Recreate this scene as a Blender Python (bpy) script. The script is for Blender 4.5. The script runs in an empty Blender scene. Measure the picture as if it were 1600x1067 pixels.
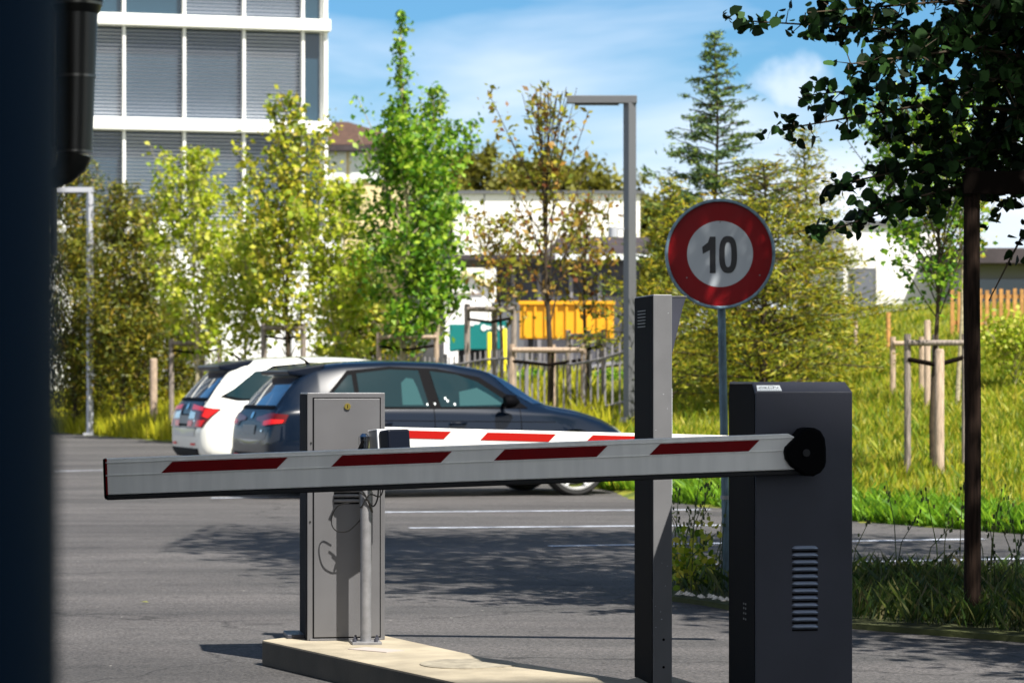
import bpy, bmesh, math, random
import numpy as np
from mathutils import Vector, Matrix
from mathutils.bvhtree import BVHTree
random.seed(7); RNG = np.random.default_rng(11)
C = bpy.context.scene.collection
F = 4300.0; CX = 800.0; HY = 600.0; HC = 1.12
def P(px, py, D): return Vector(((px-CX)/F*D, D, HC+(HY-py)/F*D))
R = math.radians
A9 = R(9)

# ------------------------------------------------------------------ materials
MATS = {}
def mat(name, color, rough=0.6, metal=0.0, noise=0.0, nscale=8.0, coat=0.0, bump=0.0, bscale=60.0, spec=0.5, col2=None, stretch=None):
    m = bpy.data.materials.new(name); m.use_nodes = True; MATS[name] = m
    nt = m.node_tree; b = nt.nodes['Principled BSDF']
    b.inputs['Base Color'].default_value = (*color, 1); b.inputs['Roughness'].default_value = rough
    b.inputs['Metallic'].default_value = metal; b.inputs['Coat Weight'].default_value = coat
    b.inputs['Coat Roughness'].default_value = 0.03
    b.inputs['Specular IOR Level'].default_value = spec
    tc = nt.nodes.new('ShaderNodeTexCoord'); mp = nt.nodes.new('ShaderNodeMapping')
    nt.links.new(tc.outputs['Object'], mp.inputs[0])
    if stretch: mp.inputs['Scale'].default_value = stretch
    if noise > 0 or col2:
        n = nt.nodes.new('ShaderNodeTexNoise'); n.inputs['Scale'].default_value = nscale; n.inputs['Detail'].default_value = 6
        nt.links.new(mp.outputs[0], n.inputs['Vector'])
        r = nt.nodes.new('ShaderNodeValToRGB')
        c2 = col2 or tuple(min(1, c*(1+noise)) for c in color)
        c1 = color if col2 else tuple(c*(1-noise) for c in color)
        r.color_ramp.elements[0].color = (*c1, 1); r.color_ramp.elements[1].color = (*c2, 1)
        r.color_ramp.elements[0].position = .35; r.color_ramp.elements[1].position = .65
        nt.links.new(n.outputs[0], r.inputs[0]); nt.links.new(r.outputs[0], b.inputs['Base Color'])
        mr = nt.nodes.new('ShaderNodeMapRange'); mr.inputs[3].default_value = max(0, rough-.08); mr.inputs[4].default_value = min(1, rough+.1)
        nt.links.new(n.outputs[0], mr.inputs[0]); nt.links.new(mr.outputs[0], b.inputs['Roughness'])
    if bump > 0:
        n2 = nt.nodes.new('ShaderNodeTexNoise'); n2.inputs['Scale'].default_value = bscale; n2.inputs['Detail'].default_value = 4
        nt.links.new(mp.outputs[0], n2.inputs['Vector'])
        bp = nt.nodes.new('ShaderNodeBump'); bp.inputs['Strength'].default_value = bump; bp.inputs['Distance'].default_value = .004
        nt.links.new(n2.outputs[0], bp.inputs['Height']); nt.links.new(bp.outputs[0], b.inputs['Normal'])
    return m

def leafmat(name, cols, trans=0.35, rough=0.5, spec=.35):
    m = bpy.data.materials.new(name); m.use_nodes = True; MATS[name] = m
    nt = m.node_tree; b = nt.nodes['Principled BSDF']; out = nt.nodes['Material Output']
    b.inputs['Roughness'].default_value = rough; b.inputs['Specular IOR Level'].default_value = spec
    g = nt.nodes.new('ShaderNodeNewGeometry'); r = nt.nodes.new('ShaderNodeValToRGB')
    r.color_ramp.interpolation = 'LINEAR'
    el = r.color_ramp.elements
    while len(el) < len(cols): el.new(.5)
    for i, c in enumerate(cols): el[i].position = i/(len(cols)-1); el[i].color = (*c, 1)
    nt.links.new(g.outputs['Random Per Island'], r.inputs[0]); nt.links.new(r.outputs[0], b.inputs['Base Color'])
    t = nt.nodes.new('ShaderNodeBsdfTranslucent'); mx = nt.nodes.new('ShaderNodeMixShader'); mx.inputs[0].default_value = trans
    nt.links.new(r.outputs[0], t.inputs['Color'])
    nt.links.new(b.outputs[0], mx.inputs[1]); nt.links.new(t.outputs[0], mx.inputs[2]); nt.links.new(mx.outputs[0], out.inputs['Surface'])
    return m

mat('boom_white', (.94, .92, .86), .4, noise=.05, nscale=5, stretch=(6, 1, .6), spec=.5)
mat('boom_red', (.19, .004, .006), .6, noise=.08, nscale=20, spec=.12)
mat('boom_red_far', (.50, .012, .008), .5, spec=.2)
mat('rubber', (.012, .012, .013), .7)
mat('anthracite', (.040, .043, .060), .42, noise=.12, nscale=3, bump=.15, bscale=400)
mat('anthracite_shade', (.004, .004, .005), .85, spec=.12)
mat('black_plastic', (.002, .002, .0025), .75, spec=.06)
mat('louvre', (.22, .26, .34), .32, metal=.3)
mat('alu', (.150, .150, .158), .42, metal=.35, noise=.06, nscale=4, bump=.12, bscale=300)
mat('alu_shade', (.005, .005, .006), .85, spec=.12)
mat('post_grey', (.16, .162, .170), .5, metal=.15, noise=.08, nscale=6, bump=.1, bscale=250)
mat('galv', (.22, .22, .23), .5, metal=.3, noise=.12, nscale=30)
mat('chrome', (.7, .7, .7), .12, metal=1)
mat('brass', (.6, .45, .1), .25, metal=1)
mat('sensor_grey', (.13, .135, .14), .5)
mat('sensor_light', (.75, .78, .82), .4)
mat('sensor_navy', (.003, .005, .012), .45, spec=.15)
mat('cable', (.01, .01, .01), .5)
mat('sticker', (.85, .9, .92), .4)
mat('ink', (.04, .05, .07), .6)
mat('navy_steel', (.001, .013, .032), .6, noise=.1, nscale=2, spec=.12)
mat('pipe_dark', (.035, .033, .028), .3, metal=.4, noise=.25, nscale=5, stretch=(4, 4, .5))
mat('pipe_ring', (.16, .15, .13), .3, metal=.7)
mat('wall_dark', (.02, .02, .022), .8, noise=.2, nscale=1.5)
mat('conduit', (.20, .20, .18), .5)
mat('caster_wall', (.3, .29, .28), .9)
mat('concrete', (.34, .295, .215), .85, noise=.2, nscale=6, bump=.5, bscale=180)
mat('concrete_shade', (.075, .068, .055), .95, noise=.15, nscale=6, bump=.5, bscale=120)
mat('concrete_cover', (.28, .25, .19), .85, noise=.22, nscale=25, bump=.6, bscale=90)
mat('paper', (.40, .35, .32), .9)
mat('sign_red', (.22, .003, .006), .4, spec=.2, noise=.03)
mat('sign_white', (.42, .46, .50), .35)
mat('sign_black', (.01, .01, .012), .4)
mat('sign_rim', (.16, .24, .30), .4, metal=.6, noise=.3, nscale=30)
mat('sign_pole', (.08, .13, .17), .45, metal=.5, noise=.25, nscale=8)
mat('lamp_grey', (.125, .13, .14), .45, metal=.2)
mat('lamp_dark', (.03, .033, .036), .5)
mat('lamp_white', (.40, .41, .45), .4)
mat('wood_dark', (.018, .011, .008), .9, spec=.1, noise=.5, nscale=14, stretch=(6, 6, .5), bump=.8, bscale=40)
mat('wood_pale', (.40, .30, .22), .85, noise=.35, nscale=14, stretch=(6, 6, .6), bump=.6, bscale=40)
mat('wood_grey', (.24, .20, .17), .85, noise=.4, nscale=14, stretch=(5, 5, .6), bump=.6, bscale=40)
mat('wood_black', (.007, .005, .004), .95, spec=.05)
mat('wood_orange', (.42, .21, .06), .8, noise=.25, nscale=10)
mat('bark_green', (.16, .15, .06), .85, noise=.4, nscale=12)
mat('bark_pale', (.36, .31, .20), .85, noise=.4, nscale=9, stretch=(2, 2, 6))
mat('bark_dark', (.05, .035, .02), .9, noise=.4, nscale=12)
mat('office_white', (.86, .86, .82), .5)
mat('blind', (.40, .43, .52), .45, metal=.2)
mat('blind_light', (.62, .64, .72), .45, metal=.2)
mat('glass_office', (.020, .05, .075), .08, coat=.6)
mat('pane_grey', (.13, .14, .17), .4)
mat('glass_dark', (.05, .055, .065), .15)
mat('wall_white', (.85, .83, .80), .8, noise=.03, nscale=.5)
mat('wall_cream', (.75, .62, .34), .85, noise=.05, nscale=.6)
mat('roof_brown', (.085, .045, .030), .85, noise=.3, nscale=5, stretch=(1, 1, 4))
mat('roof_dark', (.045, .035, .04), .8, noise=.2, nscale=3)
mat('dark_front', (.05, .05, .06), .7, noise=.5, nscale=.6)
mat('yellow_skip', (.72, .34, .004), .5, noise=.07, nscale=2)
mat('yellow_paint', (.85, .72, .01), .5)
mat('teal_paint', (.0, .16, .15), .45)
mat('white_paint', (.8, .85, .85), .5)
mat('fence_pale', (.20, .19, .195), .6, noise=.2, nscale=3)
mat('road_line', (.48, .52, .60), .7, noise=.35, nscale=9)
mat('tyre', (.012, .012, .012), .8)
mat('rim', (.75, .75, .75), .35, metal=.15)
mat('car_glass', (.002, .016, .020), .03, coat=.5)
mat('car_glass_rear', (.01, .03, .07), .03, coat=1.0)
mat('car_trim', (.003, .003, .004), .6, spec=.04)
mat('car_under', (.004, .004, .004), .9)
mat('paint_blue', (.004, .009, .020), .25, coat=.6, spec=.12)
mat('paint_navy', (.003, .006, .014), .35, coat=.25, spec=.12)
mat('paint_white', (.85, .85, .78), .3, coat=1.0)
mat('paint_silver', (.55, .56, .55), .35, coat=.6)
mat('lens_red', (.75, .01, .008), .3, coat=.15, spec=.3)
mat('lens_dark_red', (.10, .003, .004), .3, coat=.15, spec=.3)
mat('lens_clear', (.7, .8, .78), .1, coat=1.0)
mat('seat', (.012, .06, .066), .7, spec=.2)
mat('plate', (.22, .22, .21), .5)
mat('stone', (.60, .55, .48), .9, noise=.2, nscale=20)

leafmat('leaf_lime', [(.16, .25, .012), (.34, .44, .02), (.46, .50, .03), (.55, .52, .10)], .4)
leafmat('leaf_lime2', [(.11, .16, .010), (.27, .33, .02), (.44, .42, .03), (.50, .38, .05)], .4)
leafmat('leaf_lime3', [(.10, .16, .010), (.27, .35, .02), (.48, .48, .03), (.54, .44, .06)], .4)
leafmat('leaf_green', [(.03, .10, .008), (.10, .25, .012), (.24, .42, .02), (.40, .52, .05)], .4)
leafmat('leaf_red', [(.20, .05, .02), (.18, .20, .02), (.36, .38, .03), (.40, .20, .04), (.12, .18, .02)], .35)
leafmat('leaf_olive', [(.05, .08, .008), (.15, .19, .010), (.34, .35, .018), (.42, .29, .014)], .35)
leafmat('leaf_brown', [(.035, .05, .006), (.10, .125, .010), (.24, .24, .014), (.27, .18, .012)], .35)
leafmat('leaf_pine', [(.03, .075, .03), (.08, .15, .04), (.20, .26, .03)], .3)
leafmat('leaf_far', [(.08, .085, .01), (.16, .16, .015), (.24, .22, .02)], .3)
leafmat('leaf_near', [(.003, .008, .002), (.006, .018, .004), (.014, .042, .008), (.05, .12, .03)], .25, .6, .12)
leafmat('grass_meadow', [(.06, .13, .006), (.20, .28, .010), (.36, .38, .016), (.50, .42, .05), (.13, .26, .01)], .4)
leafmat('grass_yellow', [(.22, .24, .010), (.42, .42, .015), (.56, .50, .03)], .4)
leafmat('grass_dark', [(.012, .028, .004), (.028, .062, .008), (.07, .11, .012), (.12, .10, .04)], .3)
leafmat('grass_edge', [(.06, .16, .010), (.16, .34, .015), (.26, .44, .02)], .4)

def ground_mats():
    # asphalt
    m = bpy.data.materials.new('asphalt'); m.use_nodes = True; MATS['asphalt'] = m
    nt = m.node_tree; N = nt.nodes; L = nt.links; b = N['Principled BSDF']
    tc = N.new('ShaderNodeTexCoord')
    def noise(scale, det, st=None, rough=.5):
        mp = N.new('ShaderNodeMapping'); L.new(tc.outputs['Object'], mp.inputs[0])
        if st: mp.inputs['Scale'].default_value = st[0]; mp.inputs['Rotation'].default_value = (0, 0, st[1])
        n = N.new('ShaderNodeTexNoise'); n.inputs['Scale'].default_value = scale; n.inputs['Detail'].default_value = det
        n.inputs['Roughness'].default_value = rough
        L.new(mp.outputs[0], n.inputs['Vector']); return n
    big = noise(.45, 4, ((.5, 1.6, 1), R(-15))); fine = noise(70, 4, None, .8); streak = noise(1.1, 4, ((.3, 2.4, 1), R(-15)))
    r1 = N.new('ShaderNodeValToRGB'); e = r1.color_ramp.elements
    e[0].position = .3; e[0].color = (.050, .0495, .050, 1); e[1].position = .7; e[1].color = (.092, .090, .090, 1)
    L.new(big.outputs[0], r1.inputs[0])
    r2 = N.new('ShaderNodeValToRGB'); e = r2.color_ramp.elements
    e[0].position = .34; e[0].color = (.30, .30, .30, 1); e[1].position = .68; e[1].color = (2.0, 1.95, 1.9, 1)
    L.new(fine.outputs[0], r2.inputs[0])
    r3 = N.new('ShaderNodeValToRGB'); e = r3.color_ramp.elements
    e[0].position = .35; e[0].color = (.82, .82, .82, 1); e[1].position = .65; e[1].color = (1.15, 1.12, 1.12, 1)
    L.new(streak.outputs[0], r3.inputs[0])
    def mul(a, c):
        x = N.new('ShaderNodeMix'); x.data_type = 'RGBA'; x.blend_type = 'MULTIPLY'; x.inputs[0].default_value = 1
        L.new(a, x.inputs[6]); L.new(c, x.inputs[7]); return x.outputs[2]
    st = noise(2.2, 5, None, .6); r4 = N.new('ShaderNodeValToRGB'); e = r4.color_ramp.elements
    e[0].position = .28; e[0].color = (.62, .62, .62, 1); e[1].position = .42; e[1].color = (1, 1, 1, 1); L.new(st.outputs[0], r4.inputs[0])
    vc = N.new('ShaderNodeTexVoronoi'); vc.feature = 'DISTANCE_TO_EDGE'; vc.inputs['Scale'].default_value = .35
    wn = noise(1.5, 4); wm = N.new('ShaderNodeVectorMath'); wm.operation = 'SCALE'; wm.inputs['Scale'].default_value = .9; L.new(wn.outputs[1], wm.inputs[0])
    wa = N.new('ShaderNodeVectorMath'); wa.operation = 'ADD'; L.new(tc.outputs['Object'], wa.inputs[0]); L.new(wm.outputs[0], wa.inputs[1]); L.new(wa.outputs[0], vc.inputs['Vector'])
    r5 = N.new('ShaderNodeValToRGB'); e = r5.color_ramp.elements; e[0].position = .0; e[0].color = (.45, .45, .45, 1); e[1].position = .006; e[1].color = (1, 1, 1, 1); L.new(vc.outputs['Distance'], r5.inputs[0])
    col = mul(mul(mul(mul(r1.outputs[0], r2.outputs[0]), r3.outputs[0]), r4.outputs[0]), r5.outputs[0])
    # scattered pale chips
    v = N.new('ShaderNodeTexVoronoi'); v.inputs['Scale'].default_value = 7
    L.new(tc.outputs['Object'], v.inputs['Vector'])
    lt = N.new('ShaderNodeMath'); lt.operation = 'LESS_THAN'; lt.inputs[1].default_value = .055; L.new(v.outputs['Distance'], lt.inputs[0])
    sep = N.new('ShaderNodeSeparateColor'); L.new(v.outputs['Color'], sep.inputs[0])
    gt = N.new('ShaderNodeMath'); gt.operation = 'GREATER_THAN'; gt.inputs[1].default_value = .82; L.new(sep.outputs[0], gt.inputs[0])
    mm = N.new('ShaderNodeMath'); mm.operation = 'MULTIPLY'; L.new(lt.outputs[0], mm.inputs[0]); L.new(gt.outputs[0], mm.inputs[1])
    x = N.new('ShaderNodeMix'); x.data_type = 'RGBA'; L.new(mm.outputs[0], x.inputs[0]); L.new(col, x.inputs[6]); x.inputs[7].default_value = (.38, .36, .33, 1)
    L.new(x.outputs[2], b.inputs['Base Color']); b.inputs['Roughness'].default_value = .82; b.inputs['Specular IOR Level'].default_value = .4
    bp = N.new('ShaderNodeBump'); bp.inputs['Strength'].default_value = .7; bp.inputs['Distance'].default_value = .006
    L.new(fine.outputs[0], bp.inputs['Height']); L.new(bp.outputs[0], b.inputs['Normal'])
    mat('soil_grass', (.07, .10, .008), .95, col2=(.24, .24, .015), nscale=1.6, bump=1, bscale=20)
    mat('soil_dark', (.035, .04, .012), .95, col2=(.07, .08, .02), nscale=3, bump=1, bscale=30)
    mat('yard_asphalt', (.19, .185, .195), .9, noise=.15, nscale=.5)
ground_mats()

# ------------------------------------------------------------------ mesh helpers
class MB:
    def __init__(s): s.v = []; s.f = []
    def add(s, vs, fs):
        o = len(s.v); s.v += [tuple(v) for v in vs]; s.f += [tuple(i+o for i in f) for f in fs]; return s
    def box(s, c, size, rz=0, rot=None):
        sx, sy, sz = [a/2 for a in size]; M = rot or Matrix.Rotation(rz, 3, 'Z'); c = Vector(c)
        vs = [c+M@Vector((x*sx, y*sy, z*sz)) for z in (-1, 1) for y in (-1, 1) for x in (-1, 1)]
        return s.add(vs, [(0, 2, 3, 1), (4, 5, 7, 6), (0, 1, 5, 4), (2, 6, 7, 3), (0, 4, 6, 2), (1, 3, 7, 5)])
    def tube(s, pts, rad, n=8, cap=True):
        pts = [Vector(p) for p in pts]
        if not hasattr(rad, '__len__'): rad = [rad]*len(pts)
        vs = []; fs = []; prev = None
        for i, p in enumerate(pts):
            t = (pts[min(i+1, len(pts)-1)]-pts[max(i-1, 0)])
            t = t.normalized() if t.length > 1e-9 else Vector((0, 0, 1))
            if prev is None:
                a = Vector((1, 0, 0)) if abs(t.x) < .8 else Vector((0, 1, 0)); u = t.cross(a).normalized()
            else:
                u = (prev-t*prev.dot(t)); u = u.normalized() if u.length > 1e-6 else t.orthogonal().normalized()
            prev = u; w = t.cross(u)
            for k in range(n):
                a = 2*math.pi*k/n; vs.append(p+(u*math.cos(a)+w*math.sin(a))*rad[i])
        for i in range(len(pts)-1):
            for k in range(n): fs.append((i*n+k, i*n+(k+1) % n, (i+1)*n+(k+1) % n, (i+1)*n+k))
        if cap: fs.append(tuple(range(n-1, -1, -1))); fs.append(tuple((len(pts)-1)*n+k for k in range(n)))
        return s.add(vs, fs)
    def prism(s, poly, origin, u, v, w, t0, t1):
        """poly in (u,v), extruded along w from t0 to t1"""
        o = Vector(origin); u = Vector(u); v = Vector(v); w = Vector(w); n = len(poly)
        vs = [o+u*a+v*b+w*t for t in (t0, t1) for a, b in poly]
        fs = [tuple(range(n)), tuple(range(2*n-1, n-1, -1))]+[(i, i+n, (i+1) % n+n, (i+1) % n) for i in range(n)]
        return s.add(vs, fs)
    def build(s, name, m, parent=None, bevel=0, smooth=False, loc=None, rz=0):
        me = bpy.data.meshes.new(name); me.from_pydata(s.v, [], s.f)
        bm = bmesh.new(); bm.from_mesh(me); bmesh.ops.recalc_face_normals(bm, faces=bm.faces); bm.to_mesh(me); bm.free()
        me.materials.append(MATS[m]); o = bpy.data.objects.new(name, me); C.objects.link(o)
        if parent is not None: o.parent = parent
        if loc is not None: o.location = loc
        o.rotation_euler.z = rz
        if smooth:
            me.polygons.foreach_set('use_smooth', [True]*len(me.polygons))
            try: me.set_sharp_from_angle(angle=R(40))
            except Exception: pass
        if bevel:
            b = o.modifiers.new('bevel', 'BEVEL'); b.width = bevel; b.segments = 2; b.limit_method = 'ANGLE'; b.angle_limit = R(40)
        return o
def npmesh(name, V, Fq, m, parent=None, smooth=False):
    me = bpy.data.meshes.new(name); V = np.asarray(V, np.float32); Fq = np.asarray(Fq, np.int32)
    k = Fq.shape[1]; me.vertices.add(len(V)); me.vertices.foreach_set('co', V.ravel())
    me.loops.add(Fq.size); me.loops.foreach_set('vertex_index', Fq.ravel())
    me.polygons.add(len(Fq)); me.polygons.foreach_set('loop_start', np.arange(0, Fq.size, k, dtype=np.int32))
    me.polygons.foreach_set('loop_total', np.full(len(Fq), k, np.int32))
    me.update(calc_edges=True); me.materials.append(MATS[m])
    o = bpy.data.objects.new(name, me); C.objects.link(o)
    if parent is not None: o.parent = parent
    if smooth: me.polygons.foreach_set('use_smooth', [True]*len(me.polygons))
    return o
def tag(o, label=None, cat=None, group=None, kind=None):
    if label: o['label'] = label
    if cat: o['category'] = cat
    if group: o['group'] = group
    if kind: o['kind'] = kind
    return o
def thing(name, loc, label, cat, group=None, rz=0):
    o = bpy.data.objects.new(name, None); C.objects.link(o); o.location = loc; o.rotation_euler.z = rz
    o.empty_display_size = .2
    return tag(o, label, cat, group)
def rrect(w, h, r, n=5):
    pts = []
    for cx, cy, a0 in ((w/2-r, h/2-r, 0), (-w/2+r, h/2-r, 90), (-w/2+r, -h/2+r, 180), (w/2-r, -h/2+r, 270)):
        for k in range(n+1):
            a = R(a0+90*k/n); pts.append((cx+r*math.cos(a), cy+r*math.sin(a)))
    return pts
def circle(r, n=32, cx=0, cy=0): return [(cx+r*math.cos(2*math.pi*k/n), cy+r*math.sin(2*math.pi*k/n)) for k in range(n)]

# ------------------------------------------------------------------ terrain
EX = [-60, -30, -10.7, -6.6, 1, 1.5, 2.8, 3.8, 9, 14, 40]
EY = [230, 130, 64, 53.5, 29.2, 26, 22.4, 20.5, 13, 6, -30]
def edge(x): return float(np.interp(x, EX, EY))
def sm(t): t = max(0, min(1, t)); return t*t*(3-2*t)
def hgt(x, y):
    d = y-edge(x)
    if d <= 0: return 0.0
    a = 1.35*(1-(1-min(d, 28)/28)**2)
    b = 2.5*min(d/36, 1)
    w = sm((x/max(y, 1)-.015)/.08)
    bump = .05*math.sin(x*1.7+y*.6)*math.sin(y*.9-x*.4)*min(1, d/3)
    return (1-w)*a+w*b+bump
def build_ground():
    xs = sorted(set([-600, -300, -150, -80, -50]+list(np.arange(-30, 24.01, .5))+[30, 40, 60, 100, 200, 400, 700]))
    ys = sorted(set([-200, -80, -30, -10, 0]+list(np.arange(5, 90.1, .6))+[95, 105, 120, 150, 200, 300, 500, 900, 1800]))
    V = [(x, y, hgt(x, y)-(.03 if y < edge(x)+.1 else 0)) for y in ys for x in xs]; nx = len(xs)
    Fq = [(j*nx+i, j*nx+i+1, (j+1)*nx+i+1, (j+1)*nx+i) for j in range(len(ys)-1) for i in range(nx-1)]
    tag(npmesh('ground', V, Fq, 'soil_grass', smooth=True), 'grassy ground rising beyond the parking area', kind='structure')
    # asphalt sheet up to the edge curve
    xs = list(np.arange(-60, 14.01, .4)); V = []; Fq = []
    for x in xs:
        e = edge(x)+.06*math.sin(x*5)+.04*math.sin(x*13)
        for y in (-60, min(e, 5)*1.0 if e > 5 else e-5, e): V.append((x, y, .004))
    for i in range(len(xs)-1):
        for j in range(2): Fq.append((i*3+j, (i+1)*3+j, (i+1)*3+j+1, i*3+j+1))
    tag(npmesh('road', V, Fq, 'asphalt'), 'grey asphalt road and parking area', kind='structure')
build_ground()

# bay lines, kept as one sheet each (painted markings)
TH = R(15); U = Vector((math.cos(TH), math.sin(TH), 0)); W = Vector((-math.sin(TH), math.cos(TH), 0))
def line_px(px0, py0, px1, py1, w=.11, ext=0):
    def gp(px, py): D = HC*F/(py-HY); return Vector(((px-CX)/F*D, D, .008))
    a = gp(px0, py0); b = gp(px1, py1); d = (b-a).normalized(); b = b+d*ext; n = Vector((-d.y, d.x, 0))*w/2
    me = MB().add([a-n, b-n, b+n, a+n], [(0, 1, 2, 3)]).build('painted_line', 'road_line')
    tag(me, kind='structure')
for a in ((560, 801.5, 1110, 797), (640, 826, 1200, 821), (858, 854.5, 1336, 846.5, .11, 1.0), (1000, 886, 1600, 874, .12, .8), (330, 779, 480, 777), (84, 737, 170, 735)):
    line_px(*a[:4], **({'w': a[4], 'ext': a[5]} if len(a) > 4 else {}))

def strip():
    # planted strip in front: flat bed a few cm above asphalt
    pts = [(.80, 14.2), (.98, 13.85), (1.25, 13.1), (1.55, 12.55), (2.1, 12.0), (2.7, 11.4), (4.2, 9.6), (7, 6), (9, 8), (6, 12.4), (4.2, 14.0), (2.9, 14.9), (1.7, 15.3), (1.0, 15.3), (.78, 14.9)]
    o = MB().prism(pts, (0, 0, 0), (1, 0, 0), (0, 1, 0), (0, 0, 1), -.05, .03).build('planting_strip', 'soil_dark')
    tag(o, 'planted verge bed', kind='structure'); return pts
STRIP = strip()
def inpoly(x, y, poly):
    c = False; n = len(poly)
    for i in range(n):
        x1, y1 = poly[i]; x2, y2 = poly[(i+1) % n]
        if (y1 > y) != (y2 > y) and x < (x2-x1)*(y-y1)/(y2-y1)+x1: c = not c
    return c

# ------------------------------------------------------------------ grass
def blades(name, pts, hmin, hmax, w, m, lean=.25, label=None):
    n = len(pts); B = np.array(pts); h = RNG.uniform(hmin, hmax, n)*RNG.uniform(.6, 1, n); az = RNG.uniform(0, 2*np.pi, n)
    ln = RNG.normal(0, lean, (n, 2))*h[:, None]; ww = w*RNG.uniform(.6, 1.4, n)
    dx = np.cos(az)*ww/2; dy = np.sin(az)*ww/2
    V = np.zeros((n, 4, 3)); V[:, 0] = B+np.stack([-dx, -dy, 0*dx], 1); V[:, 1] = B+np.stack([dx, dy, 0*dx], 1)
    mid = B+np.stack([ln[:, 0]*.35, ln[:, 1]*.35, h*.55], 1)
    tip = B+np.stack([ln[:, 0], ln[:, 1], h], 1)
    V[:, 2] = tip; V[:, 3] = mid-np.stack([dx, dy, 0*dx], 1)*.9
    V[:, 1] = B+np.stack([dx, dy, 0*dx], 1)
    Fq = np.arange(n*4).reshape(n, 4)
    return tag(npmesh(name, V.reshape(-1, 3), Fq, m), label, kind='stuff')
def scatter(n, x0, x1, y0, y1, cond, clump=.35):
    out = []; ph = RNG.uniform(0, 6, 6)
    xs = RNG.uniform(x0, x1, n); ys = RNG.uniform(y0, y1, n); r = RNG.uniform(0, 1, n)
    f = .5+.5*np.sin(xs*1.9+ph[0]+1.3*np.sin(ys*1.1+ph[1]))*np.sin(ys*1.6+ph[2]+np.sin(xs*2.3))
    for x, y, q, ff in zip(xs, ys, r, f):
        if q < clump+(1-clump)*ff and cond(x, y): out.append((x, y, hgt(x, y)))
    return out
def fr(x, y, mar=1.12): return abs(x/y) < .186*mar
bank = scatter(60000, .5, 6.5, 18, 29, lambda x, y: y > edge(x)+.05 and fr(x, y))+scatter(110000, 0.5, 9.5, 29, 42, lambda x, y: y > edge(x)+.1 and fr(x, y))+scatter(80000, 2, 14, 42, 62, lambda x, y: fr(x, y))
blades('meadow_grass', bank, .04, .19, .015, 'grass_meadow', .3, 'long yellow green meadow grass on the bank')
edgeg = []
for i in range(26000):
    x = RNG.uniform(.3, 6.5); y = edge(x)+abs(RNG.normal(0, .7))-.03
    if fr(x, y): edgeg.append((x, y, hgt(x, max(y, edge(x)))))
blades('edge_grass', edgeg, .06, .22, .02, 'grass_edge', .4, 'bright green short grass along the asphalt edge')
lf = []
for i in range(45000):
    x = RNG.uniform(-13, 1.2); y = edge(x)+RNG.uniform(0, 1)**1.5*16
    if fr(x, y): lf.append((x, y, hgt(x, y)))
blades('verge_grass', lf, .15, .55, .040, 'grass_yellow', .2, 'tall yellow grass on the verge behind the road')
sg = []
for i in range(70000):
    x = RNG.uniform(.7, 5); y = RNG.uniform(8, 16.3)
    if inpoly(x, y, STRIP) and fr(x, y, 1.3) and RNG.uniform() < (.85 if x > 1.5 else .30): sg.append((x, y, .05))
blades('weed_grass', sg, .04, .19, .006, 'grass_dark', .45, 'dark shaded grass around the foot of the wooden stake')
def stalks():
    mb = MB(); V = []; 
    for i in range(70):
        if i < 20: x, y = RNG.uniform(.84, 1.15), RNG.uniform(14.0, 15.4)
        else: x, y = RNG.uniform(1.7, 3.2), RNG.uniform(12.0, 15.6)
        if not inpoly(x, y, STRIP): continue
        h = RNG.uniform(.25, .62); lx, ly = RNG.normal(0, .12, 2)
        p0 = Vector((x, y, .04)); p2 = p0+Vector((lx, ly, h)); p1 = p0+Vector((lx*.3, ly*.3, h*.6))
        mb.tube([p0, p1, p2], [.003, .0025, .0015], 4)
        for k in range(7):
            q = p1.lerp(p2, RNG.uniform(.3, 1.05)); r = .007
            o = q+Vector(RNG.normal(0, .012, 3)); mb.box(o, (r, r, r*2.5), RNG.uniform(0, 3))
    tag(mb.build('seed_stalks', 'grass_dark'), 'thin dry seed stalks standing above the weeds', kind='stuff')
stalks()

# ------------------------------------------------------------------ leaves / trees
def leaves(name, cen, size, m, parent, ratio=.75, upn=.3, round_=False, droop=0.0, dirs=None):
    cen = np.asarray(cen, float); n = len(cen); s = size*RNG.uniform(.5, 1.35, n)
    nrm = RNG.normal(0, 1, (n, 3)); nrm[:, 2] += upn*2; nrm[:, 1] -= .4; nrm /= np.linalg.norm(nrm, axis=1)[:, None]
    a = RNG.normal(0, 1, (n, 3)) if dirs is None else np.asarray(dirs)+RNG.normal(0, .25, (n, 3))
    a[:, 2] -= droop
    a -= nrm*np.sum(a*nrm, 1)[:, None]; a /= np.linalg.norm(a, axis=1)[:, None]+1e-9; b = np.cross(nrm, a)
    if round_: prof = [(-.5, 0), (-.44, .32), (-.1, .46), (.25, .30), (.58, 0), (.25, -.30), (-.1, -.46), (-.44, -.32)]
    else: prof = [(-.5, 0), (-.05, .5*ratio), (.55, 0), (-.05, -.5*ratio)]
    k = len(prof); V = np.zeros((n, k, 3))
    for i, (p, q) in enumerate(prof):
        V[:, i] = cen+(a*p+b*q+nrm*(abs(q)*.22))*s[:, None]
    return npmesh(name, V.reshape(-1, 3), np.arange(n*k).reshape(n, k), m, parent)

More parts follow.
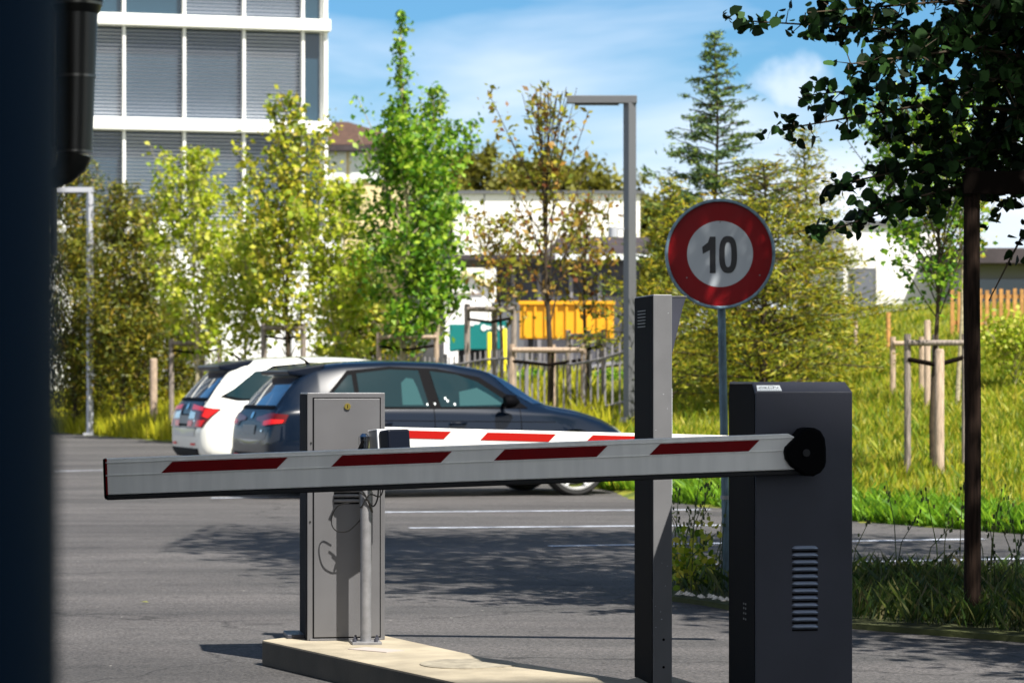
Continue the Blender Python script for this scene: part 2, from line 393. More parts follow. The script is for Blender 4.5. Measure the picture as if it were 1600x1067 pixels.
def tree(name, label, x, y, H, prof, mleaf, mbark, n_br, n_leaf, lsize, t0=.15, elev=50, trunk=.04, spread=.16, ratio=.75,
         group=None, cat='tree', stems=1, leader=True, round_=False, droop=0.0, feather=False, zbase=None, upn=.3, along=.25):
    z0 = hgt(x, y) if zbase is None else zbase
    t = thing(name, (x, y, z0), label, cat, group)
    tm = MB(); cm = []; cd = []
    def lead(q, s=0): return Vector((.06*math.sin(q*7+x)*H*.15, .06*math.cos(q*5+y)*H*.15, q*H))
    tm.tube([lead(q) for q in np.linspace(0, .985, 9)], [trunk*(1-q*.9) for q in np.linspace(0, 1, 9)], 8)
    tm.build('trunk', mbark, t, smooth=True)
    bmb = MB(); segs = []
    for i in range(n_br):
        q = t0+(1-t0)*((i+RNG.uniform(0, 1))/n_br)**.9; az = i*2.399+RNG.uniform(-.4, .4)
        L = prof((q-t0)/(1-t0))*RNG.uniform(.7, 1.12); el = R(elev+RNG.uniform(-14, 14))
        o = lead(min(q, .98)); d = Vector((math.cos(az)*math.cos(el), math.sin(az)*math.cos(el), math.sin(el)))
        L3 = L/max(.35, math.cos(el))
        bend = Vector((0, 0, (-.18 if feather else .12)*L3))
        if o.z+d.z*L3 > H*1.0: L3 = max(.05, (H-o.z)/max(.15, d.z))
        pts = [o, o+d*L3*.5+bend*.3, o+d*L3+bend]
        bmb.tube(pts, [trunk*.28*(1-q*.5), trunk*.16, .004], 4, cap=False)
        segs.append((pts, L3, d, q))
        for k in range(3 if not feather else 6):
            u = RNG.uniform(.25, .95); p = pts[0].lerp(pts[1], u*2) if u < .5 else pts[1].lerp(pts[2], u*2-1)
            if feather: sd = (Vector((d.x, d.y, 0)).normalized().cross(Vector((0, 0, 1)))*RNG.choice([-1, 1])+Vector((d.x, d.y, 0))*.6+Vector((0, 0, -.15))).normalized()
            else: sd = (d+Vector(RNG.normal(0, .6, 3))).normalized()
            l2 = L3*RNG.uniform(.22, .45)*(1.15-u)
            bmb.tube([p, p+sd*l2], [.007, .002], 3, cap=False); segs.append(([p, p+sd*l2*.5, p+sd*l2], l2, sd, q))
    wts = np.array([s[1]+.05 for s in segs]); wts *= RNG.gamma(1.1, 1, len(segs))*np.array([1-.6*g[3]**2 for g in segs]); wts /= wts.sum()
    idx = RNG.choice(len(segs), n_leaf, p=wts)
    us = RNG.uniform(along, 1.03, n_leaf); off = RNG.normal(0, 1, (n_leaf, 3))
    for j, i in enumerate(idx):
        pts, L3, d, q = segs[i]; u = us[j]
        p = pts[0].lerp(pts[1], u*2) if u < .5 else pts[1].lerp(pts[2], u*2-1)
        k = spread*(.4 if feather else 1)*(1-.55*q)
        cm.append((p.x+off[j, 0]*k, p.y+off[j, 1]*k, p.z+off[j, 2]*k*(.35 if feather else .8))); cd.append((d.x, d.y, d.z))
    br = bmb.build('branches', mbark, t)
    leaves('crown', cm, lsize, mleaf, t, ratio, upn=upn, round_=round_, droop=droop, dirs=cd if feather else None)
    return t
def ground_x(px, D): return (px-CX)/F*D

def prof_col(r, top=.15):   # columnar: full belly, pointed top
    return lambda q: r*(min(1, .45+q*2.2) if q < .3 else 1-(q-.3)/.7*(1-top))
def prof_cone(r): return lambda q: r*(1.02-q)
def prof_round(r): return lambda q: r*math.sqrt(max(.05, 1-(2*q-.9)**2))

def row_trees():
    g = 'young staked trees on the verge'
    D = 44; x = ground_x(632, D); k = F/D
    tree('poplar_tree', 'tall bright green tree with a thin spire top, tallest of the verge trees', x, D, 7.12-hgt(x, D), lambda q: .92*min(1, .55+q*2) if q < .42 else (.92-(q-.42)*2.7 if q < .70 else .14-(q-.70)*.4), 'leaf_green', 'bark_pale', 90, 6000, .105, t0=.12, elev=48, trunk=.055, spread=.13, group=g)
    tree('poplar_tree', 'bright green tree beside the tallest tree, its pointed top a little lower', ground_x(682, 45), 45, 5.25, lambda q: .6 if q < .5 else .6-(q-.5)*1.0, 'leaf_green', 'bark_pale', 46, 3600, .10, t0=.2, elev=52, trunk=.04, spread=.12, group=g)
    D = 50; x = ground_x(452, D)
    tree('lime_tree', 'yellow green tree standing in front of the office corner', x, D, 6.1-hgt(x, D)+.2, prof_col(1.0, .15), 'leaf_lime3', 'bark_dark', 66, 4600, .11, t0=.18, elev=55, trunk=.05, spread=.14, group=g)
    tree('lime_tree', 'yellow green tree behind the rear roof of the white car, between two others', ground_x(535, 47), 47, 4.1, prof_col(.8, .25), 'leaf_lime', 'bark_pale', 54, 3900, .11, t0=.12, elev=50, trunk=.04, spread=.15, group=g)
    D = 55; x = ground_x(305, D)
    tree('lime_tree', 'loose lime green tree covering the lower office windows', x, D, 5.5, prof_col(1.25, .15), 'leaf_lime', 'bark_pale', 70, 5200, .12, t0=.16, elev=52, trunk=.05, spread=.16, group=g)
    tree('lime_tree', 'low lime green tree between the grey stakes left of the white car', ground_x(385, 52), 52, 3.6, prof_round(.75), 'leaf_lime', 'bark_pale', 46, 3200, .11, t0=.3, elev=45, trunk=.04, spread=.16, group=g)
    # feathery brownish trees
    tree('larch_tree', 'brown olive feathery tree behind the left street lamp', ground_x(195, 60), 60, 5.2, prof_col(1.25, .35), 'leaf_brown', 'bark_dark', 100, 14000, .13, t0=.05, elev=38, trunk=.06, spread=.22, ratio=.35)
    tree('larch_tree', 'dark olive feathery tree beside the navy column at the left', ground_x(118, 62), 62, 6.2, prof_col(1.2, .3), 'leaf_brown', 'bark_dark', 100, 13000, .13, t0=.05, elev=38, trunk=.06, spread=.22, ratio=.35)
    tree('larch_tree', 'small olive feathery tree behind the staked green tree', ground_x(560, 52), 52, 2.9, prof_cone(1.3), 'leaf_olive', 'bark_dark', 80, 9000, .12, t0=.04, elev=22, trunk=.05, spread=.4, ratio=.35, feather=True)
    for px, D_, H_, lab in ((110, 60, 2.6, 'brown olive bush at the foot of the left street lamp'), (180, 61, 2.9, 'brown olive bush under the feathery tree beside the left lamp'), (245, 60, 2.3, 'low brown olive bush beside the pale verge post')):
        tree('bush', lab, ground_x(px, D_), D_+3, H_, prof_round(.75), 'leaf_brown', 'bark_dark', 50, 5200, .12, t0=.04, elev=40, trunk=.03, spread=.25, ratio=.4, cat='bush', group='bushes on the left verge')
    # red sapling
    D = 37.5; x = ground_x(856, D)
    t = tree('sapling', 'sparse sapling with reddish leaves and several thin stems', x, D, 4.35, lambda q: .95*(.5+.8*q if q < .5 else 1.0-.9*(q-.5)), 'leaf_red', 'bark_dark', 34, 950, .10, t0=.30, elev=66, trunk=.05, spread=.13, along=.2, ratio=.6, group=g)
    tree('sapling', 'low reddish brown sapling in front of the yellow container', ground_x(915, 39), 39, 2.9, prof_round(.62), 'leaf_red', 'bark_dark', 30, 1000, .09, t0=.42, elev=50, trunk=.035, spread=.15, ratio=.6, group=g)
    tree('sapling', 'reddish sapling in front of the white shed and green container', ground_x(782, 42), 42, 2.9, prof_round(.6), 'leaf_red', 'bark_dark', 30, 850, .10, t0=.40, elev=50, trunk=.035, spread=.15, ratio=.6, group=g)
    # conifer + olive tree behind the sign
    tree('conifer_tree', 'slender pointed conifer rising behind the speed sign', ground_x(1116, 37), 37, 4.85, lambda q: 1.5*(1.03-q)**.85, 'leaf_pine', 'bark_dark', 140, 16000, .085, t0=.10, elev=24, trunk=.05, spread=.20, ratio=.3, feather=True)
    tree('larch_tree', 'wide olive gold tree behind the speed limit sign', ground_x(1195, 33.5), 33.5, 3.05, lambda q: 1.3*(1.05-q**1.8*.75), 'leaf_olive', 'bark_dark', 120, 15000, .085, t0=.03, elev=24, trunk=.06, spread=.55, ratio=.24, feather=True)
    tree('larch_tree', 'olive tree with a pointed top right of the speed sign', ground_x(1258, 35), 35, 3.45, prof_cone(1.25), 'leaf_olive', 'bark_dark', 90, 9500, .085, t0=.05, elev=28, trunk=.05, spread=.5, ratio=.24, feather=True)
    tree('larch_tree', 'gold olive tree between the tall lamp and the speed sign', ground_x(1045, 36), 36, 3.0, prof_cone(1.15), 'leaf_olive', 'bark_dark', 80, 8000, .085, t0=.03, elev=26, trunk=.05, spread=.5, ratio=.24, feather=True)
    # right staked tree
    tree('young_tree', 'young staked tree with loose leaves standing on the grass bank', ground_x(1462, 25), 25, 3.3, prof_round(.85), 'leaf_green', 'bark_dark', 70, 5600, .06, t0=.40, elev=55, trunk=.03, spread=.10, ratio=.7)
    tree('young_tree', 'sparse yellow tree behind the wooden stake on the bank', ground_x(1500, 31), 31, 3.0, prof_round(.5), 'leaf_lime2', 'bark_pale', 26, 800, .07, t0=.4, elev=62, trunk=.03, spread=.10, ratio=.7)
    tree('shrub', 'low yellow green shrub in front of the slatted fence', ground_x(1585, 33), 33, .75, prof_round(.6), 'leaf_lime', 'bark_pale', 30, 1800, .06, t0=.1, elev=45, trunk=.02, spread=.14, cat='shrub')
    # far rounded trees over the white hall
    gf = 'far round trees beyond the white hall'
    for px, H, r, lab in ((722, 8.8, 2.4, 'far olive tree left of the white hall roof'), (835, 8.5, 2.6, 'far rounded tree over the middle of the white hall'), (925, 8.0, 2.3, 'far rounded tree over the right end of the white hall'), (1010, 7.0, 2.0, 'far olive tree behind the tall street lamp')):
        tree('round_tree', lab, ground_x(px, 109), 109, H, prof_round(r), 'leaf_far', 'bark_dark', 80, 9000, .26, t0=.25, elev=35, trunk=.12, spread=.35, group=gf, zbase=1.3)
row_trees()

def near_tree():
    x, y = 2.72, 12.75
    t = thing('shade_tree', (x, y, .05), 'dark leafy tree hanging over the wooden stake at the right', 'tree')
    MB().tube([(0, 0, 0), (.02, .0, 1.2), (0, .03, 2.4), (.03, 0, 6.6)], [.045, .04, .036, .012], 8).build('trunk', 'bark_dark', t, smooth=True)
    bmb = MB(); cm = []
    def limb(p0, p1, r0, n, sp):
        p0 = Vector(p0); p1 = Vector(p1); m = (p0+p1)/2+Vector((0, 0, .10)); bmb.tube([p0, m, p1], [r0, r0*.6, .003], 5, cap=False)
        L = (p1-p0).length
        for i in range(n):
            u = RNG.uniform(.12, 1.02); q = p0.lerp(m, u*2) if u < .5 else m.lerp(p1, u*2-1)
            # twig with a few leaves
            d = Vector(RNG.normal(0, 1, 3)); d.z -= .3; d.normalize(); l = sp*RNG.uniform(.3, 1)*(1.15-u*.75)
            bmb.tube([q, q+d*l], [.0035, .0015], 3, cap=False)
            for k in range(RNG.integers(3, 7)): 
                w = RNG.uniform(.3, 1.1); cm.append(tuple(q+d*l*w+Vector(RNG.normal(0, .025, 3))))
    # hand placed limbs seen in the frame: ends as (px, py, depth) converted to local metres
    def e(px, py, D): p = P(px, py, D); return (p.x-x, p.y-y, p.z-.05)
    for px, py, D, zs, n, sp in ((1150, 32, 12.6, 2.45, 34, .16), (1262, 20, 12.3, 2.7, 32, .22), (1205, 205, 12.8, 2.3, 32, .16), (1255, 150, 13.1, 2.35, 36, .22),
                          (1262, 372, 12.5, 2.0, 26, .13), (1300, 290, 12.9, 2.05, 36, .18), (1345, 330, 12.4, 1.95, 26, .15), (1330, 100, 12.0, 2.5, 44, .28), (1390, 210, 13.3, 2.2, 48, .28),
                          (1420, 80, 12.4, 2.6, 50, .30), (1440, 270, 12.7, 2.1, 38, .22), (1500, 150, 12.2, 2.5, 50, .30), (1480, 40, 13.4, 2.7, 50, .3), (1545, 470, 12.6, 2.25, 10, .08),
                          (1560, 330, 12.9, 2.2, 14, .12), (1380, -30, 12.7, 2.9, 50, .3), (1290, -60, 12.9, 3.0, 40, .3), (1600, 60, 12.5, 2.6, 44, .3), (1520, 240, 13.0, 2.4, 40, .25), (1590, 190, 12.4, 2.45, 36, .25), (1555, 10, 12.1, 2.7, 50, .3)):
        limb((0, 0, zs), e(px, py, D), .012, int(n*1.5), sp)
    for i in range(70):
        az = i*2.399; zz = 2.3+i*.06; L = (1.3 if zz < 3.2 else 1.75)*(1-.45*(i/70)**2)*RNG.uniform(.7, 1.1)
        if zz < 2.7 and math.sin(az) < .2: L *= .8
        limb((0, 0, zz), (math.cos(az)*L, math.sin(az)*L, zz+L*.35), .012, 36, .30)
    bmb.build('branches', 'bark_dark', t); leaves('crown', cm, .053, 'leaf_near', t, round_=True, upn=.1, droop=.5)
    # second tree of the row, outside the frame, whose crown shades the verge
    x2, y2 = 5.0, 9.9
    t2 = thing('shade_tree', (x2, y2, .05), 'leafy tree of the verge row nearest the camera, right of the frame', 'tree')
    MB().tube([(0, 0, 0), (0, 0, 2.4), (.03, 0, 5.2)], [.07, .06, .015], 8).build('trunk', 'bark_dark', t2, smooth=True)
    def blob_crown(par, n, rx, rz, zc, sz):
        cl = [(RNG.normal(0, .5, 3)) for _ in range(26)]; cm2 = []
        for i in range(n):
            c = cl[i % 26]; d = RNG.normal(0, .28, 3)
            q = [max(-1, min(1, c[k]*1.1+d[k])) for k in range(3)]; cm2.append((q[0]*rx, q[1]*rx, zc+q[2]*rz))
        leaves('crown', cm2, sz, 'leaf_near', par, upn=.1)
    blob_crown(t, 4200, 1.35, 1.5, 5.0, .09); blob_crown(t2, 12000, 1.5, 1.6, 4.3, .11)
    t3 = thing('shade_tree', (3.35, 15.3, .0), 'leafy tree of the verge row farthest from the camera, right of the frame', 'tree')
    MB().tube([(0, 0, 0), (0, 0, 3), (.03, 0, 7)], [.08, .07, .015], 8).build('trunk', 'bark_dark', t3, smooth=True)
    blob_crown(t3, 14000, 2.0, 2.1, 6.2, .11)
near_tree()

# ------------------------------------------------------------------ stakes, rails, fences
def stake_frame(pxl, pxr, py, D, label, m='wood_grey', rail2=True, third=None, w=.07, front=True):
    x0 = ground_x(pxl, D); x1 = ground_x(pxr, D); z = HC+(HY-py)/F*D; xm = (x0+x1)/2
    t = thing('stake_frame', (xm, D, hgt(xm, D)), label, 'tree stakes', 'timber stake frames round the young trees')
    zb = hgt(xm, D); hw = (x1-x0)/2; H = z-zb; dd = hw*1.2
    def rnd(mb, pts, r): mb.tube(pts, r, 8); return mb
    for (sx, sy) in ((-1, 0), (1, 0), (.15, 1)):
        b = hgt(xm+sx*hw, D+sy*dd)-zb
        rnd(MB(), [(sx*hw, sy*dd, b-.05), (sx*hw, sy*dd, H+.03)], w/2).build('stake', m, t, smooth=True)
    for a, b_ in (((-1, 0), (1, 0)), ((1, 0), (.15, 1)), ((.15, 1), (-1, 0))):
        rnd(MB(), [(a[0]*hw, a[1]*dd-w*.6, H-.05), (b_[0]*hw, b_[1]*dd-w*.6, H-.05)], w*.42).build('rail', m, t, smooth=True)
    if rail2: 
        mb = MB(); rnd(mb, [(-hw, -.02, H-.20), (0, -.05, H-.25), (hw, .0, H-.18)], .022); mb.build('strap', 'wood_black', t)
    return t
stake_frame(1418, 1508, 527, 25, 'grey stake frame round the young tree on the grass bank', w=.062)
stake_frame(800, 912, 541, 37, 'pale stake frame round the sapling right of the blue car roof', 'wood_pale', w=.085)
stake_frame(730, 803, 478, 42, 'grey stake frame standing taller in front of the green container', 'wood_grey', w=.09)
stake_frame(888, 943, 519, 39, 'short stake frame in front of the yellow container', 'wood_grey', w=.07)
stake_frame(592, 682, 522, 44, 'pale stake frame round the tallest green tree', 'wood_pale', w=.08)
stake_frame(268, 343, 532, 55, 'dark stake frame under the lime green tree left of the white car', 'wood_grey', w=.10)
stake_frame(412, 474, 508, 50, 'grey stake frame in front of the white cladding', 'wood_grey', w=.10)
stake_frame(1395, 1440, 530, 33, 'small stake frame half hidden behind the young bank tree', 'wood_pale', w=.07, rail2=False)
def post(px, y0, y1, D, w, m, name, label, cat):
    x = ground_x(px, D); zb = min(hgt(x, D), HC+(HY-y1)/F*D)-.05; zt = HC+(HY-y0)/F*D
    o = MB().tube([(0, 0, 0), (0, 0, zt-zb-.02), (0, 0, zt-zb)], [w/2, w/2, w*.38], 10).build(name, m, loc=(x, D, zb), smooth=True)
    return tag(o, label, cat)
post(1468, 545, 760, 24.6, .085, 'wood_pale', 'timber_post', 'thick pale weathered post beside the young tree trunk on the bank', 'post')
post(1449, 500, 660, 31, .075, 'wood_pale', 'timber_post', 'pale post standing farther up the grass bank', 'post')
post(1388, 488, 570, 40, .07, 'wood_orange', 'marker_stake', 'thin orange wooden marker stake on the grass', 'stake')
post(1337, 500, 560, 42, .06, 'wood_pale', 'marker_stake', 'thin pale marker stake beside the olive tree', 'stake')
post(240, 560, 640, 58, .16, 'wood_pale', 'timber_post', 'pale post in the verge right of the left street lamp', 'post')
# near dark stake frame of the shade tree
t = thing('stake_frame', (2.09, 12.5, .04), 'tall dark wooden stake with a heavy black crossbeam at the right', 'tree stakes')
MB().tube([(0, 0, 0), (.004, 0, .9), (-.003, 0, 1.5), (0, 0, 2.06)], [.039, .037, .038, .036], 14).build('stake', 'wood_dark', t, smooth=True)
MB().tube([(1.2, 0, 0), (1.2, 0, 2.06)], .037, 12).build('stake', 'wood_dark', t, smooth=True)
MB().box((.62, -.055, 1.99), (1.34, .03, .105)).build('crossbeam', 'wood_black', t, bevel=.004)
# pole leaning in from the young tree top: slatted fence at the far right
def slat_fence(px0, px1, ytop, ybot, D, n, w, m, label, name='slatted_fence', step=0):
    x0 = ground_x(px0, D); x1 = ground_x(px1, D); zt = HC+(HY-ytop)/F*D; zb = HC+(HY-ybot)/F*D-.1
    t = thing(name, (x0, D, zb), label, 'fence'); mb = MB()
    for i in range(n):
        u = i/(n-1); mb.box((u*(x1-x0), 0, (zt-zb)/2*(1+.02*math.sin(i*2.2))), (w, .03, (zt-zb)*(1+.02*math.sin(i*2.2))))
    mb.build('slats', m, t)
    r = MB(); [r.box(((x1-x0)/2, .03, q*(zt-zb)), (x1-x0+w, .025, .06)) for q in (.3, .85)]; r.build('rail', m, t)
slat_fence(1488, 1640, 452, 516, 42, 15, .055, 'wood_orange', 'orange brown slatted fence on the top of the bank at the far right')
def picket_fence():
    a = Vector((1.45, 34.6, 0)); b = Vector((-11, 76, 0)); n = int((b-a).length/.29)
    t = thing('picket_fence', (a.x, a.y, hgt(a.x, a.y)), 'long pale grey picket fence running behind the parked cars', 'fence')
    o = Vector((a.x, a.y, hgt(a.x, a.y))); mb = MB(); ang = math.atan2(b.y-a.y, b.x-a.x); pts = []
    for i in range(n):
        p = a.lerp(b, i/n); z = hgt(p.x, p.y); h = .98
        mb.box(Vector((p.x, p.y, z+h/2))-o, (.024, .02, h), 0)
    mb.build('pickets', 'fence_pale', t)
    for q in (.22, .85):
        r = MB(); r.tube([Vector((p.x, p.y+.03, hgt(p.x, p.y)+q))-o for p in [a.lerp(b, k/40) for k in range(41)]], .018, 4); r.build('rail', 'fence_pale', t)
    for k in range(0, 41, 4):
        p = a.lerp(b, k/40); MB().box(Vector((p.x, p.y+.06, hgt(p.x, p.y)+.5))-o, (.06, .05, 1.06)).build('fence_post', 'fence_pale', t)
picket_fence()

# ------------------------------------------------------------------ yard, far buildings
def yard():
    xs = np.arange(-14, 8, .8); ys = np.arange(50, 84, 1.2); V = []; nx = len(xs)
    def yy(x, y): return y
    V = [(x, max(y, edge(x)+15), hgt(x, max(y, edge(x)+15))+.05) for y in ys for x in xs]
    Fq = [(j*nx+i, j*nx+i+1, (j+1)*nx+i+1, (j+1)*nx+i) for j in range(len(ys)-1) for i in range(nx-1)]
    tag(npmesh('yard_pavement', V, Fq, 'yard_asphalt'), 'pale asphalt yard behind the fence', kind='structure')
yard()
def hedge(px0, px1, py, D, label, m='leaf_lime2'):
    x0, x1 = ground_x(px0, D), ground_x(px1, D); z1 = HC+(HY-py)/F*D; t = thing('hedge', ((x0+x1)/2, D, 0), label, 'hedge'); cm = []
    for i in range(int((x1-x0)*900)):
        x = RNG.uniform(x0, x1); d = RNG.uniform(-.4, .4); z = hgt(x, D)+RNG.uniform(0, 1)**.7*(z1-hgt(x, D)+.12*math.sin(x*5))
        cm.append((x-(x0+x1)/2, d, z))
    leaves('foliage', cm, .09, m, t)
hedge(740, 990, 588, 44, 'low yellow green hedge just behind the picket fence', 'leaf_green')

def office():
    a = R(14); u = Vector((math.cos(a), math.sin(a), 0)); n = Vector((math.sin(a), -math.cos(a), 0)); D0 = 92.0
    rc = Vector((ground_x(509, D0), D0, 0)); t = thing('office_building', rc+Vector((0, 0, .9)), 'modern office block with white floor bands and closed grey blinds', 'building')
    base = .9
    def loc(s, d, z): return -u*s+n*d+Vector((0, 0, z-base))
    def bx(mb, s0, s1, d0, d1, z0, z1): mb.prism([(s0, z0-base), (s1, z0-base), (s1, z1-base), (s0, z1-base)], (0, 0, 0), -u, (0, 0, 1), n, d0, d1)
    W_ = 22; bays = [0.15, .78]+[.78+1.98*i for i in range(1, 11)]
    core = MB(); bx(core, .25, W_, -14, -.35, base, 18.5); core.build('core', 'glass_dark', t)
    bands = [13.45, 10.0, 6.55]
    k = F/D0
    zt = lambda py, s=0: HC+(HY-py)/F*(D0)
    B = [(zt(51), zt(33)), (zt(211), zt(192)), (zt(370), zt(352)), (zt(-110), zt(-130))]
    for z0, z1 in B:
        mb = MB(); bx(mb, -.12, W_, -.3, .35, z0, z1); mb.build('floor_band', 'office_white', t, bevel=.03)
    side = MB(); bx(side, 0.0, .24, -14, -.25, base, 18.4); side.build('side_wall', 'office_white', t)
    floors = [(B[0][1], B[3][0]), (B[1][1], B[0][0]), (B[2][1], B[1][0])]
    for i, s in enumerate(bays):
        for z0, z1 in floors:
            mw = MB(); bx(mw, s-.045 if i else -.05, s+.045 if i else .07, -.28, .12, z0+.001, z1-.001); mw.build('mullion', 'office_white', t)
    for fi, (z0, z1) in enumerate(floors):
        g = MB(); bx(g, .16, .71, -.30, -.24, z0, z1); g.build('window', 'glass_office', t)
        for i in range(1, len(bays)-1):
            s0, s1 = bays[i]+.05, bays[i+1]-.05
            w = MB(); bx(w, s0, s1, -.30, -.26, z0+.01, z1-.01)
            wo = w.build('window', 'glass_office', t)
            if fi == 0 and i in (3, 4): continue
            sl = MB(); zz = z0+.04
            frac = 1
            while zz < z1-.03:
                sl.prism([(-.012, -.018), (.040, .020), (.042, .024), (-.010, -.013)], -u*s0+Vector((0, 0, zz-base))+n*(-.12), n, (0, 0, 1), -u, 0, s1-s0); zz += .118
            sl.build('blind', 'blind_light' if (fi, i) in ((2, 2), (2, 3), (1, 1), (1, 4)) else 'blind', wo)
    # white clad ground floor with vertical ribs
    gw = MB(); bx(gw, 0, W_, -.3, -.05, base, B[2][0]); gw.build('ground_wall', 'office_white', t)
    rb = MB()
    for i in range(90): bx(rb, .1+i*.24, .17+i*.24, -.05, .03, base, B[2][0]-.01)
    rb.build('wall_ribs', 'office_white', t)
office()

def clad_hall():
    # white ribbed low hall in front of office, seen behind the cars
    D = 84; x0 = ground_x(322, D); x1 = ground_x(520, D)
    t = thing('clad_hall', (x0, D, 1.0), 'low white hall with vertical ribbed cladding behind the lime green trees', 'building')
    zt = HC+(HY-352)/F*D-1.0
    MB().box(((x1-x0)/2, 2.5, zt/2), (x1-x0, 5, zt)).build('wall', 'office_white', t)
    rb = MB()
    for i in range(int((x1-x0)/.26)): rb.box((.1+i*.26, -.03, zt/2), (.09, .06, zt-.01))
    rb.build('ribs', 'office_white', t)
    MB().box(((x1-x0)/2, 2.5, zt+.06), (x1-x0+.2, 5.2, .12)).build('roof', 'lamp_grey', t)
clad_hall()

def cream_house():
    D = 112; k = F/D; x0 = ground_x(478, D); x1 = ground_x(640, D); zb = 1.0
    ze = HC+(HY-228)/F*D; t = thing('cream_house', (x0, D, zb), 'cream house with a brown hipped roof right of the office', 'building')
    w = x1-x0; h = ze-zb
    MB().box((w/2, 4, h/2), (w, 8, h)).build('wall', 'wall_cream', t)
    zr = (HY-176)/F*D+HC-zb; xr = ground_x(515, D)-x0
    e = .6
    vs = [(-e, -e, h), (w+e, -e, h), (w+e, 8+e, h), (-e, 8+e, h), (xr-.3, 4, zr), (xr+.5, 4, zr)]
    MB().add(vs, [(0, 1, 5, 4), (1, 2, 5), (2, 3, 4, 5), (3, 0, 4), (3, 2, 1, 0)]).build('roof', 'roof_brown', t)
    MB().box((w/2, 4, h-.13), (w+2*e-.02, 8+2*e-.02, .24)).build('eaves', 'roof_dark', t)
    for px in (527, 560, 590):
        wx = ground_x(px, D)-x0; z = HC+(HY-262)/F*D-zb
        f = MB().box((wx, -.03, z), (.75, .08, 1.25)).build('window', 'office_white', t); MB().box((wx, -.085, z), (.58, .03, 1.05)).build('pane', 'white_paint', f)
cream_house()

def white_hall():
    D = 95; x0 = ground_x(708, D); x1 = ground_x(1000, D); zb = 1.2; zt = HC+(HY-303)/F*D
    t = thing('white_hall', (x0, D, zb), 'large plain white hall behind the reddish sapling', 'building')
    w = x1-x0; h = zt-zb
    MB().box((w/2, 6, h/2), (w, 12, h)).build('wall', 'wall_white', t)
    MB().box((w/2, 6, h+.05), (w+.3, 12.3, .1)).build('roof', 'lamp_grey', t)
    j = MB()
    for i in range(1, 6): j.box((w*i/6, -.01, h/2), (.03, .02, h-.02))
    j.build('panel_joints', 'lamp_grey', t)
    MB().box((-.9, 3, h*.42), (1.6, 6, h*.84)).build('side_annex', 'dark_front', t)
white_hall()
def brown_house():
    D = 82; x0 = ground_x(775, D); x1 = ground_x(1000, D); zb = 1.35
    t = thing('low_house', (x0, D, zb), 'low dark fronted house with a brown tiled roof and white gutter', 'building')
    ze = HC+(HY-404)/F*D-zb; zr = HC+(HY-362)/F*D-zb; w = x1-x0
    MB().box((w/2, 3, ze/2), (w, 6, ze)).build('wall', 'dark_front', t)
    xa = ground_x(862, D)-x0
    MB().add([(xa-.4, -.5, ze), (w+.4, -.5, ze), (w+.4, 3, zr), (xa+.3, 3, zr), (w+.4, 6.5, ze), (xa-.4, 6.5, ze)], [(0, 1, 2, 3), (3, 2, 4, 5), (0, 3, 5), (1, 4, 2), (0, 5, 4, 1)]).build('roof', 'roof_dark', t)
    MB().box(((w+xa)/2, -.56, ze+.02), (w-xa+.8, .1, .16)).build('gutter', 'white_paint', t)
    MB().box((xa/2-.6, 2, ze+.0), (xa+1.4, 6, .14)).build('flat_roof', 'roof_dark', t)
    for q in (.12, .3, .52, .72, .9):
        f = MB().box((w*q, -.03, ze*.45), (.12, .08, ze*.85)).build('pillar', 'fence_pale', t)
    for q in (.21, .6):
        f = MB().box((w*q, -.03, ze*.5), (.9, .07, .9)).build('window', 'fence_pale', t); MB().box((w*q, -.08, ze*.5), (.75, .03, .75)).build('pane', 'glass_office', f)
brown_house()
def shed():
    D = 76; x0 = ground_x(694, D); x1 = ground_x(762, D); zb = hgt(x0, D); w = x1-x0; t = thing('white_shed', (x0, D, zb), 'small white gabled shed behind the green container', 'shed')
    h = HC+(HY-450)/F*D-zb; g = HC+(HY-428)/F*D-zb
    MB().prism([(0, 0), (w, 0), (w, h), (w/2, g), (0, h)], (0, 0, 0), (1, 0, 0), (0, 0, 1), (0, 1, 0), 0, 3).build('wall', 'wall_white', t)
    MB().prism([(-.15, h-.03), (w/2, g+.0), (w+.15, h-.03), (w+.15, h+.06), (w/2, g+.1), (-.15, h+.06)], (0, 0, 0), (1, 0, 0), (0, 0, 1), (0, 1, 0), -.15, 3.1).build('roof', 'wall_cream', t)
    MB().box((w/2, -.02, h*.93), (w*.8, .05, .05)).build('lintel', 'wood_grey', t)
    MB().box((w+.55, 1.5, h*.42), (.9, 2.6, h*.84)).build('lean_to', 'lamp_grey', t)
shed()
def right_buildings():
    D = 64; x0 = ground_x(1318, D); x1 = ground_x(1470, D); zb = 2.2; zt = HC+(HY-352)/F*D
    t = thing('white_villa', (x0, D, zb), 'white flat building with a grey window behind the olive tree', 'building'); w = x1-x0; h = zt-zb
    MB().box((w/2, 4, h/2), (w, 8, h)).build('wall', 'wall_white', t)
    MB().box((w/2, 4, h+.05), (w+.2, 8.2, .1)).build('roof', 'lamp_grey', t)
    for px in (1348,):
        f = MB().box((ground_x(px, D)-x0, -.02, HC+(HY-452)/F*D-zb), (.62, .08, .98)).build('window', 'lamp_grey', t)
        MB().box((ground_x(px, D)-x0, -.075, HC+(HY-452)/F*D-zb), (.46, .03, .82)).build('pane', 'pane_grey', f)
    D = 60; x0 = ground_x(1512, D); x1 = ground_x(1720, D); zt = HC+(HY-408)/F*D; h = zt-zb; w = x1-x0
    t = thing('dark_house', (x0, D, zb), 'dark low house with an overhanging roof at the far right', 'building')
    MB().box((w/2, 3, h/2), (w, 6, h)).build('wall', 'sensor_grey', t)
    MB().box((w/2, 2.8, h+.08), (w+.8, 7.2, .34)).build('roof', 'roof_dark', t, bevel=.02)
    MB().box((w*.25, -.03, h*.45), (1.3, .06, h*.6)).build('window', 'glass_office', t)
right_buildings()

